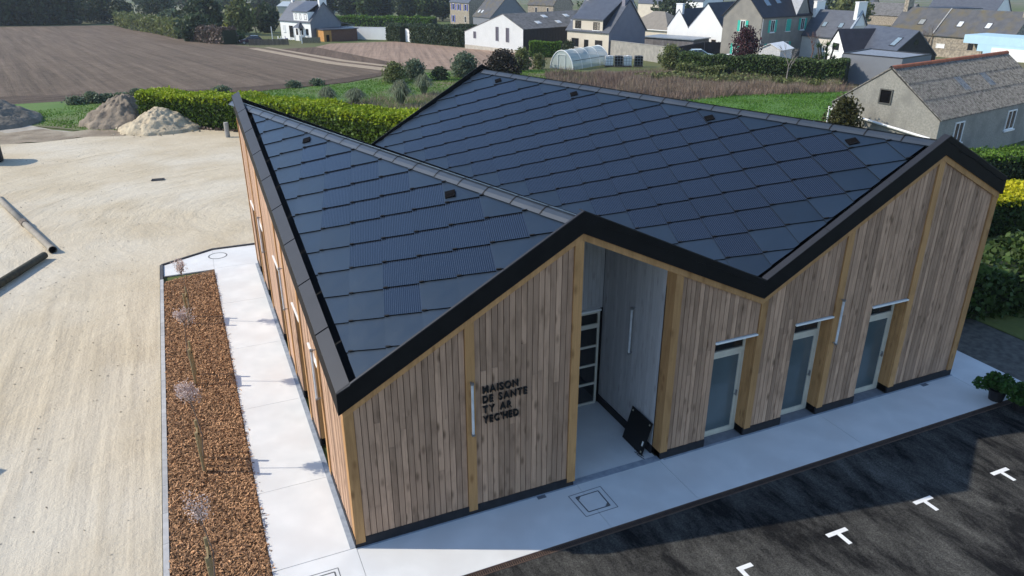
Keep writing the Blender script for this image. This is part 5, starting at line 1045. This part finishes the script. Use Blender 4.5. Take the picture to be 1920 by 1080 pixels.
mb = MB(); pts = [H.P(2.3,-1.4,2.35), H.P(4.4,-1.4,2.35), H.P(4.4,0,2.35), H.P(2.3,0,2.35), H.P(3.35,-.1,3.5)]; mb.add(pts, [(0,1,4),(1,2,4),(2,3,4),(3,0,4),(0,3,2,1)]); mb.build('porch_roof', SLATE, H.t)
for a in (2.45, 4.2): mb = MB(); p = H.P(a,-1.2,0); mb.tube([p, p+Vector((0,0,2.35))], .07, 6); mb.build('porch_post', WHITEP, H.t)
H.chim(.3, H.v, .55, 1.7, 7.9, RENDW, 5.); H.chim(10.4, H.v, .5, .7, 7.8, RENDW, 6.)
H.poly('catslide_roof', [(-.2,7.2,3.1),(10.9,7.2,3.1),(10.9,10.8,2.3),(-.2,10.8,2.3)], (0,0,.14), SLATE); H.box('rear_wall', .2, 10.4, 7.4, 10.6, -1, 2.3, RENDW)
t = thing('brick_annex', 'low dark brick annex with orange timber end beside the white house', 'outbuilding', (26.2,143.2,gz(26.2,143.2)), R(12))
mb = MB(); mb.box(1.6,7.2,.5,5,-.8,2.1); mb.build('wall', BRICK, t); mb = MB(); mb.box(0,1.6,.3,4,-.8,2.0); o = mb.build('timber_bay', TIMB, t); mb = MB(); mb.box(.5,1.1,.24,.32,-.2,1.2); mb.build('opening', DARK, o); mb = MB(); mb.box(-.2,7.4,.1,5.2,2.1,2.25); mb.build('roof', SLATE, t)
# --- stone barn at the right with corrugated roof and red ridge tiles
H = House('stone_barn', 'grey rendered barn with corrugated roof and red ridge tiles', 37.79, 17.34, 11.69, 1, 14.81, 6.85, 2.59, 2.73, 5.12, .5, RENDG if False else mat('pebbledash', (.30,.29,.255), (.22,.215,.19), scale=9, detail=10, bump=.03, bscale=25, c3=(.20,.195,.175), s3=.8), mat('shade_dark_troughs', (.05,.048,.045)), 'barn', .03, .05)  # troughs darkened for rib contrast; shade between ribs put into the colour
for sgn in (0, 1):                                   # corrugations: each sheet row is ribs laid on the slope
    mb = MB(); nr = 76
    for i in range(nr):
        u0 = H.L*(i+.1)/nr; u1 = H.L*(i+.58)/nr
        for t0, t1, lift in ((-.02,.36,.03),(.34,.68,.05),(.66,.985,.07)):
            q = (lambda u, t_, h: H.P(u, H.v*t_, H.e1+(H.r-H.e1)*t_+H.slab+h)) if sgn == 0 else (lambda u, t_, h: H.P(u, H.W-(H.W-H.v)*t_, H.e2+(H.r-H.e2)*t_+H.slab+h))
            mb.ext([q(u0,t0,lift-.05),q(u1,t0,lift-.05),q(u1,t1,lift-.05),q(u0,t1,lift-.05)], (0,0,.085))
    struct(mb.build('corrugations', mat('mossy_fibre_cement', (.27,.255,.225), (.18,.165,.15), scale=9, detail=9, c3=(.10,.095,.08), s3=5., lo=.4, hi=.6), H.roof, recalc=False), 'stuff')
for i in range(44):
    u0 = H.L*i/44; mb = MB(); c = [(H.v+math.cos(a)*.15, 5.17+math.sin(a)*.15) for a in np.linspace(-.2, 3.34, 7)]
    A2 = [H.P(u0, y_, z_) for y_, z_ in c]; B2 = [H.P(u0+.345, H.v+(y_-H.v)*1.15, 5.17+(z_-5.17)*1.15) for y_, z_ in c]; mb.add(A2+B2, [(k,k+1,8+k,7+k) for k in range(6)]); mb.build('ridge_tile', TERRA, H.roof)
H.win('g0', 3.05, 3.85, 3.1, 3.98, fm=mat('reveal_dark', (.10,.10,.09)), pane=DARK, mull=False, sill=False)
for a0, a1 in ((1.9,3.0),(8.7,9.9)): H.win('s0', a0, a1, 1.05, 2.3)
for u0, u1 in ((5.2,6.2),(8.6,9.5)): H.sky(0, u0, u1, .38, .68, mat('blue_translucent_sheet', (.10,.16,.22), rough=.3))
mb = MB(); mb.tube([H.P(-.12,6.85,2.35), H.P(-.12,.3,1.54)], .075, 6); mb.build('gutter', WHITEP, H.t); mb = MB(); mb.tube([H.P(-.1,6.95,-.2), H.P(-.1,6.95,2.5)], .06, 6); mb.build('downpipe', WHITEP, H.t)

# ================================================================== GARDEN THINGS
def wallrun(name, label, a, b, h, th, m, n=0, plank=None, cat='wall', h2=None):
    a, b = Vector(a), Vector(b); L_ = (b-a).length; t = thing(name, label, cat, (a.x, a.y, gz(a.x, a.y)), math.atan2(b.y-a.y, b.x-a.x)); dz_ = gz(b.x, b.y)-gz(a.x, a.y)
    if n:
        for i in range(n):
            x0, x1 = L_*i/n, L_*(i+1)/n-.012; zb = dz_*i/n; hh = h+((h2 or h)-h)*i/n; mb = MB(); mb.box(x0,x1,-th/2,th/2,zb-.4 if plank is None else zb+.03,zb+hh+rb.uniform(-.02,.02)); mb.build(plank or 'panel', m, t)
        for i in range(0, n+1, max(1, n//8)): mb = MB(); x = L_*i/n; mb.box(x-.05,x+.05,th/2,th/2+.1,dz_*i/n-.3,dz_*i/n+h+.06); mb.build('fence_post', m, t)
    else:
        mb = MB(); mb.ext([(0,-th/2,-.6),(L_,-th/2,-.6+dz_),(L_,-th/2,(h2 or h)+dz_),(0,-th/2,h)], (0,th,0)); mb.build('wall', m, t)
        mb = MB(); mb.ext([(0,-th/2-.04,h),(L_,-th/2-.04,(h2 or h)+dz_),(L_,-th/2-.04,(h2 or h)+dz_+.08),(0,-th/2-.04,h+.08)], (0,th+.08,0)); mb.build('coping', m, t)
    return t
BLOCK = mat('concrete_block', (.30,.285,.25), (.22,.21,.19), scale=1.4, detail=8, bump=.02)
wallrun('block_wall', 'grey concrete block garden wall behind the polytunnel', (60.2,93.5), (59.6,73.2), 2.1, .25, BLOCK)
wallrun('dark_fence', 'dark solid fence in front of the white gables', (72.4,84.), (76.6,82.2), 2.0, .1, DSLATE, 18, 'board', 'fence'); wallrun('dark_fence', 'long black screen fence behind the pale blue car', (62.6,80.5), (72.2,84.1), 1.5, .1, DSLATE, 40, 'board', 'fence', 2.0)
wallrun('white_wall', 'long white garden wall right of the white house', (33.2,150.5), (40.4,143.6), 2.3, .25, RENDW)
wallrun('board_fence', 'low brown board fence in front of the purple car', (11.4,136.8), (18.2,136.), 1.05, .06, FENCEW, 40, 'board', 'fence')
wallrun('board_fence', 'low pale board fence beside the brick annex', (21.4,140.5), (24.6,139.4), 1., .06, mat('pale_fence', (.24,.20,.13)), 20, 'board', 'fence')
wallrun('garden_wall', 'low terrace wall with rails below the stone house', (104.5,73.5), (103.8,62.), 1.1, .3, STONE); wallrun('yard_wall', 'brown stone yard wall behind the slate cottage', (122,92), (136,84), 1.8, .3, STONE)
t = thing('white_door', 'white garden door in the dark hedge', 'door', (41.0,135.4,gz(41,135.4)), R(-68)); mb = MB(); mb.box(-.75,.75,-.06,.06,0,2.3); o = mb.build('leaf', RENDW, t); mb = MB(); mb.box(-.85,-.75,-.1,.1,0,2.4); mb.box(.75,.85,-.1,.1,0,2.4); mb.box(-.75,.75,-.1,.1,2.3,2.4); mb.build('frame', RENDW, t); mb = MB(); mb.box(.55,.65,-.12,-.05,1.,1.1); mb.build('handle', STEEL, t)
# polytunnel
t = thing('polytunnel', 'clear plastic polytunnel with arched ends and white door frame', 'polytunnel', (42.9,74.2,gz(42.9,74.2)), R(27))
FILM = mat('tunnel_film', (.55,.62,.62), (.50,.57,.57), scale=1, rough=.35, spec=.5, alpha=.55)
arc = [(math.cos(a)*1.75, math.sin(a)*2.25*(1-.06*math.cos(a)**2)) for a in np.linspace(0, math.pi, 17)]; mb = MB()
mb.add([(x_, y_, z_) for x_ in (0, 8.2) for y_, z_ in arc], [(k,k+1,18+k,17+k) for k in range(16)]); mb.add([(0,y_,z_) for y_, z_ in arc], [tuple(range(17))]); mb.add([(8.2,y_,z_) for y_, z_ in arc], [tuple(range(17))]); mb.build('film', FILM, t)
for x_ in (0., 2.05, 4.1, 6.15, 8.2): mb = MB(); mb.tube([(x_+(-.02 if x_ == 0 else 0),y_*1.005,z_*1.005) for y_, z_ in arc], .06 if x_ in (0.,8.2) else .03, 6); mb.build('hoop', WHITEP, t)
mb = MB(); mb.tube([(0,-1.77,1.1),(8.2,-1.77,1.1)], .03, 5); mb.build('side_rail', BLKCLAD, t)
mb = MB(); mb.tube([(-.05,-.55,0),(-.05,-.55,1.75),(-.05,.55,1.75),(-.05,.55,0)], .045, 5); mb.build('door_frame', WHITEP, t)
# water tanks behind it
for i, (x, y, k) in enumerate(((50.2,74.9,1),(51.2,74.2,0),(52.3,73.8,1),(53.6,73.2,0))):
    m = RENDW if k else mat('black_tank', (.014,.014,.016), rough=.5)
    t = thing('water_tank', ('white caged tank next to the polytunnel','black tank next to the first white caged tank','second white caged tank, between the black ones','black tank farthest from the polytunnel')[i], 'tank', (x, y, gz(x, y)), R(-25), 'water tanks by the polytunnel')
    mb = MB(); mb.box(-.5,.5,-.42,.42,.18,1.3); mb.tube([(0,0,1.3),(0,0,1.38)], .14, 8); mb.build('container', m, t); mb = MB(); mb.box(-.55,.55,-.48,.48,0,.14); mb.build('pallet', FENCEW, t)
    mb = MB()
    for z in (.35,.7,1.05,1.32):
        mb.tube([(-.53,-.45,z),(.53,-.45,z),(.53,.45,z),(-.53,.45,z),(-.53,-.45,z)], .02, 4)
    for xx in (-.53,-.18,.18,.53): mb.tube([(xx,-.45,.1),(xx,-.45,1.32)], .02, 4)
    mb.build('cage', STEEL, t)
# cars
def car(label, x, y, rz, col):
    t = thing('parked_car', label, 'car', (x, y, gz(x, y)), R(rz)); pm = mat('car_paint_'+label[:4], col, rough=.25, spec=.6)
    prof_ = [(-2.05,.35),(-2.08,.75),(-1.95,.92),(-1.1,.98),(.55,.98),(1.35,.86),(2.0,.74),(2.08,.45),(2.0,.3)]
    mb = MB(); mb.ext([(a,-.84,b) for a, b in prof_], (0,1.68,0)); o = mb.build('body', pm, t)
    for s in (-1, 1): mb = MB(); mb.box(2.0,2.09,s*.62-.16,s*.62+.16,.55,.7); mb.build('headlight', PALEPANE, o)
    gl = [(-1.85,.93),(-1.3,1.42),(.0,1.46),(.85,.97)]; mb = MB(); mb.add([(a,-.80+.10*(b-.93)/.5,b) for a, b in gl]+[(a,.80-.10*(b-.93)/.5,b) for a, b in gl], [(0,1,2,3),(7,6,5,4),(0,4,5,1),(2,6,7,3)]); mb.build('windows', GLASS, t)
    mb = MB(); mb.ext([(-1.32,-.69,1.42),(.0,-.69,1.46),(.0,.69,1.46),(-1.32,.69,1.42)], (0,0,.045)); mb.build('car_roof', pm, t)
    for a0, a1 in (((-1.33,1.43),(-1.88,.94)),((.0,1.47),(.88,.97)),((-.55,1.45),(-.5,.95))):
        for s in (-1, 1): mb = MB(); mb.tube([(a0[0],s*.71,a0[1]),(a1[0],s*.81,a1[1])], .035, 5); mb.build('pillar', pm, t)
    for wx in (-1.3, 1.3):
        for s in (-1, 1):
            mb = MB(); mb.tube([(wx,s*.70,.31),(wx,s*.86,.31)], .31, 14); o = mb.build('wheel', BLKCLAD, t); mb = MB(); mb.tube([(wx,s*.855,.31),(wx,s*.872,.31)], .2, 10); mb.build('rim', STEEL, o)
car('pale blue hatchback parked behind the garden hedge', 67.0, 77.8, -32, (.36,.50,.58)); car('dark purple car parked behind the low board fence', 12.2, 141.6, 178, (.045,.02,.035))
# white garden shed, table, poles, laundry
t = thing('garden_shed', 'small white garden shed behind the long hedge', 'shed', (71.4,69.,gz(71.4,69)), R(25)); mb = MB(); mb.ext([(0,-1.5,-.3),(0,1.5,-.3),(0,1.5,1.9),(0,0,2.6),(0,-1.5,1.9)], (4.,0,0)); mb.build('wall', mat('grey_white_shed', (.62,.62,.62)), t)
mb = MB(); mb.ext([(-.15,-1.7,1.82),(4.15,-1.7,1.82),(4.15,0,2.62),(-.15,0,2.62)], (0,0,.06)); mb.ext([(-.15,1.7,1.82),(4.15,1.7,1.82),(4.15,.001,2.62),(-.15,.001,2.62)], (0,0,.06)); mb.build('roof', RENDW, t)
t = thing('garden_table', 'white garden table next to the pale blue car', 'table', (69.3,74.6,gz(69.3,74.6)), R(-20)); mb = MB(); mb.box(-1.,1.,-.5,.5,.9,.97); mb.build('table_top', RENDW, t)
for x_, y_ in ((-.8,-.35),(.8,-.35),(.8,.35),(-.8,.35)): mb = MB(); mb.tube([(x_,y_,0),(x_,y_,.9)], .05, 5); mb.build('leg', RENDW, t)
for i, (x, y, h) in enumerate(((17.1,150,2.6),(21.2,139.5,2.2))):
    t = thing('white_pole', ('white pole in the garden left of the white house','white pole at the end of the low brown fence')[i], 'pole', (x, y, gz(x, y))); mb = MB(); mb.tube([(0,0,-.1),(0,0,h)], .09, 6); mb.build('shaft', WHITEP, t); mb = MB(); mb.tube([(0,0,h),(0,0,h+.06)], .12, 6); mb.build('cap', WHITEP, t)
t = thing('garden_set', 'white garden table and chairs beside the white house wall', 'garden furniture', (19.6,149,gz(19.6,149)))
for k in range(5): mb = MB(); x_, y_ = rng.uniform(-1.4,1.4), rng.uniform(-.6,.6); mb.box(x_-.25,x_+.25,y_-.25,y_+.25,.38,.46); mb.box(x_-.25,x_-.2,y_-.25,y_+.25,.46,.9); mb.box(x_-.22,x_-.17,y_-.22,y_-.17,0,.38); mb.box(x_+.17,x_+.22,y_+.17,y_+.22,0,.38); mb.build('chair', RENDW if k else BLUEP, t)
# ================================================================== THE YARD
from mathutils import noise as mn
def heap(name, label, cx, cy, rx, ry, h, m, seed, n=96, sharp=1.25, rot=0., bumpy=.1):
    r2 = np.random.default_rng(seed); F = []; rings = 40; sv_ = Vector((seed*7.3, seed*3.1, 0))
    V = [(0,0,h)]
    for i in range(1, rings+1):
        t_ = i/rings
        for k in range(n):
            a = 2*math.pi*k/n; dirv = Vector((math.cos(a), math.sin(a), 0))
            rr = t_*(1+.28*mn.noise(dirv*1.1+sv_)+.10*mn.noise(dirv*3.5+sv_))
            p = Vector((rr*rx*math.cos(a), rr*ry*math.sin(a), 0))
            top = math.sqrt((max(0, t_-.10))**2+.004)-.06 if t_ > .0 else 0
            z = h*max(0, 1-max(0, top)**(1/1.0)*1.08)*(1+.12*mn.noise(p*.5+sv_))
            z *= 1 if t_ < .8 else max(0, (1-t_)/.2)**.5 if False else 1
            rough_ = bumpy*h*min(1, 4*(1-t_)+.12)
            z += rough_*(.75*mn.noise(p*1.3+sv_)+.55*mn.noise(p*3.1+sv_)+.35*mn.noise(p*7.+sv_))
            V.append((p.x, p.y, max(z*(1 if t_ < .97 else .3), -.05) if i < rings else -.06))
    for k in range(n): F.append((0,1+k,1+(k+1) % n))
    Q_ = [(1+i*n+k, 1+(i+1)*n+k, 1+(i+1)*n+(k+1) % n, 1+i*n+(k+1) % n) for i in range(rings-1) for k in range(n)]
    t = thing(name, label, 'heap', (cx, cy, gz(cx, cy)-.02), R(rot)); mb = MB(); mb.add(V, F+Q_); mb.build('mound', m, t, smooth=True)
    mb = MB()
    for a_, b_ in r2.uniform(0,1,(260,2)):
        a = a_*6.28; rr = .45+.72*b_; z = h*max(0,1-rr*1.05); s_ = r2.uniform(.02,.09); p = Vector((rr*rx*math.cos(a), rr*ry*math.sin(a), max(z,0)+s_*.2))
        q_ = [Vector(r2.normal(0,s_,3)) for _ in range(4)]; mb.add([p+v for v in q_], [(0,1,2),(0,2,3),(0,3,1),(1,3,2)])
    struct(mb.build('clods', m, t), 'stuff'); return t
heap('sand_heap', 'pale sand heap in front of the darker soil heap', -3.3, 47.4, 3.0, 2.7, 1.45, mat('heap_sand', (.50,.42,.29), (.42,.345,.235), scale=1.5, detail=8, bump=.10, bscale=4), 3, bumpy=.16)
heap('soil_heap', 'taller grey-brown soil heap beside the hedge', -5.6, 51.3, 3.1, 3.0, 2.0, mat('heap_soil', (.26,.21,.155), (.17,.135,.10), scale=1.1, detail=8, bump=.12, bscale=3), 5, sharp=1.4, bumpy=.14)
heap('soil_bank', 'dark earth bank at the left picture edge beyond the gravel', -16.2, 55.5, 4.2, 4.5, 2.2, mat('heap_earth', (.20,.175,.14), (.13,.115,.09), scale=.9, detail=8, bump=.1, bscale=3), 9, sharp=1.3)
t = thing('concrete_pipe', 'long grey pipe lying on the sand at the left', 'pipe', (-7.5,21.5,0)); d = Vector((-3.5,9.9,0)).normalized(); mb = MB()
mb.tube([Vector((0,0,.14)), d*4.6+Vector((0,0,.14))], .135, 14, cap=False); mb.tube([d*.0+Vector((0,0,.14)), d*.3+Vector((0,0,.14))], .16, 14, cap=False); o = mb.build('barrel', mat('pipe_grey', (.30,.27,.22), (.24,.21,.17), scale=3), t, smooth=True); mb = MB(); mb.tube([d*.02+Vector((0,0,.14)), d*.06+Vector((0,0,.14))], .12, 12); mb.build('bore_shade_disc', DARK, t)  # dark disc closes the bore, standing in for the shade inside
mb = MB(); mb.tube([d*4.9+Vector((0,0,.14)), d*11+Vector((0,0,.14))], .135, 14); mb.build('second_length', MATS['pipe_grey'], t, smooth=True); mb = MB(); mb.tube([d*4.5+Vector((0,0,.14)), d*4.98+Vector((0,0,.14))], .165, 14); mb.build('collar', FENCEW, t)
t = thing('wooden_pole', 'dark mossy wooden pole lying on the sand below the grey pipe', 'pole', (-7.72,20.9,0)); d = Vector((-1.35,-3.2,0)).normalized(); mb = MB(); mb.tube([Vector((0,0,.16)), d*2+Vector((0,0,.165)), d*5.5+Vector((0,0,.17))], [.14,.15,.16], 12); mb.build('log', mat('mossy_wood', (.075,.07,.045), (.045,.04,.028), scale=3, stretch=(3,3,1), bump=.02), t, smooth=True)
mb = MB(); mb.tube([d*-.012+Vector((0,0,.16)), d*.01+Vector((0,0,.16))], .125, 12); mb.build('cut_end', mat('cut_wood', (.15,.12,.08)), t)
t = thing('concrete_bollard', 'grey cylindrical post at the back left corner of the building', 'bollard', (.8,42.4,0)); mb = MB(); mb.tube([(0,0,-.05),(0,0,.97)], .16, 14); mb.build('shaft', mat('bollard_concrete', (.36,.34,.31)), t); mb = MB(); mb.tube([(0,0,.97),(0,0,1.)], [.16,.13], 14); mb.build('top', MATS['bollard_concrete'], t)
t = thing('metal_grating', 'small dark grating lying on the sand yard', 'grating', (-3.6,32.1,0), R(-6))
mb = MB(); mb.box(-.32,.32,-.16,-.13,0,.06); mb.box(-.32,.32,.13,.16,0,.06); mb.build('rail', DK, t)
for i in range(7): mb = MB(); x_ = -.3+i*.1; mb.box(x_-.02,x_+.02,-.13,.13,.01,.05); mb.build('bar', DK, t)
t = thing('machine_stand_in', 'black drum standing in for a machine at the left picture edge', 'tank', (-12.95,40.6,0)); mb = MB(); mb.tube([(0,0,0),(0,0,.1),(0,0,1.5),(0,0,1.7),(0,0,1.72)], [.85,.9,.9,.6,.2], 20); mb.build('shell', mat('drum_black', (.015,.015,.016), rough=.6), t); mb = MB(); mb.tube([(0,0,1.7),(0,0,1.8)], .2, 12); mb.build('cap', MATS['drum_black'], t)  # plain drum standing in for a machine barely in view
t = thing('unseen_shadow_caster', 'unseen grey box left of the sand yard, added to cast its shadow', 'container', (-10.05,7.2,0), R(50)); mb = MB(); mb.box(-6,0,0,2.4,.12,2.6); mb.build('shell', mat('shadow_box_grey', (.25,.26,.27), rough=.5), t); mb = MB()  # unseen box, added and turned to cast the corner shadow on the sand
for i in range(24): mb.box(-6+i*.25+.05,-6+i*.25+.15,-.03,0,.2,2.5)
struct(mb.build('ribs', MATS['shadow_box_grey'], t), 'stuff'); mb = MB(); mb.box(.0,.05,.1,2.3,.2,2.5); mb.build('door', MATS['shadow_box_grey'], t)
# small litter on the sand
n = 900; P = np.column_stack([rng.uniform(-14,-3.8,n), 46*rng.random(n)**.8, np.full(n,.008)]); struct(leaves('pebbles', P, .045, mat('pebble', (.33,.29,.22), (.24,.21,.16), scale=3, island=.4), None, up=3.), 'stuff')

# ================================================================== THE AIR
mb = MB(); mb.box(-1600,1600,-400,2700,-100,16)
hz = mb.build('haze', [], None); struct(hz, 'stuff')
hm_ = bpy.data.materials.new('haze_air'); hm_.use_nodes = True; N = hm_.node_tree.nodes; N.remove(N['Principled BSDF'])
pv_ = N.new('ShaderNodeVolumePrincipled'); pv_.inputs['Color'].default_value = (.80,.88,1,1); pv_.inputs['Density'].default_value = .00018; pv_.inputs['Anisotropy'].default_value = .2
hm_.node_tree.links.new(pv_.outputs[0], N['Material Output'].inputs['Volume']); hz.data.materials.append(hm_)
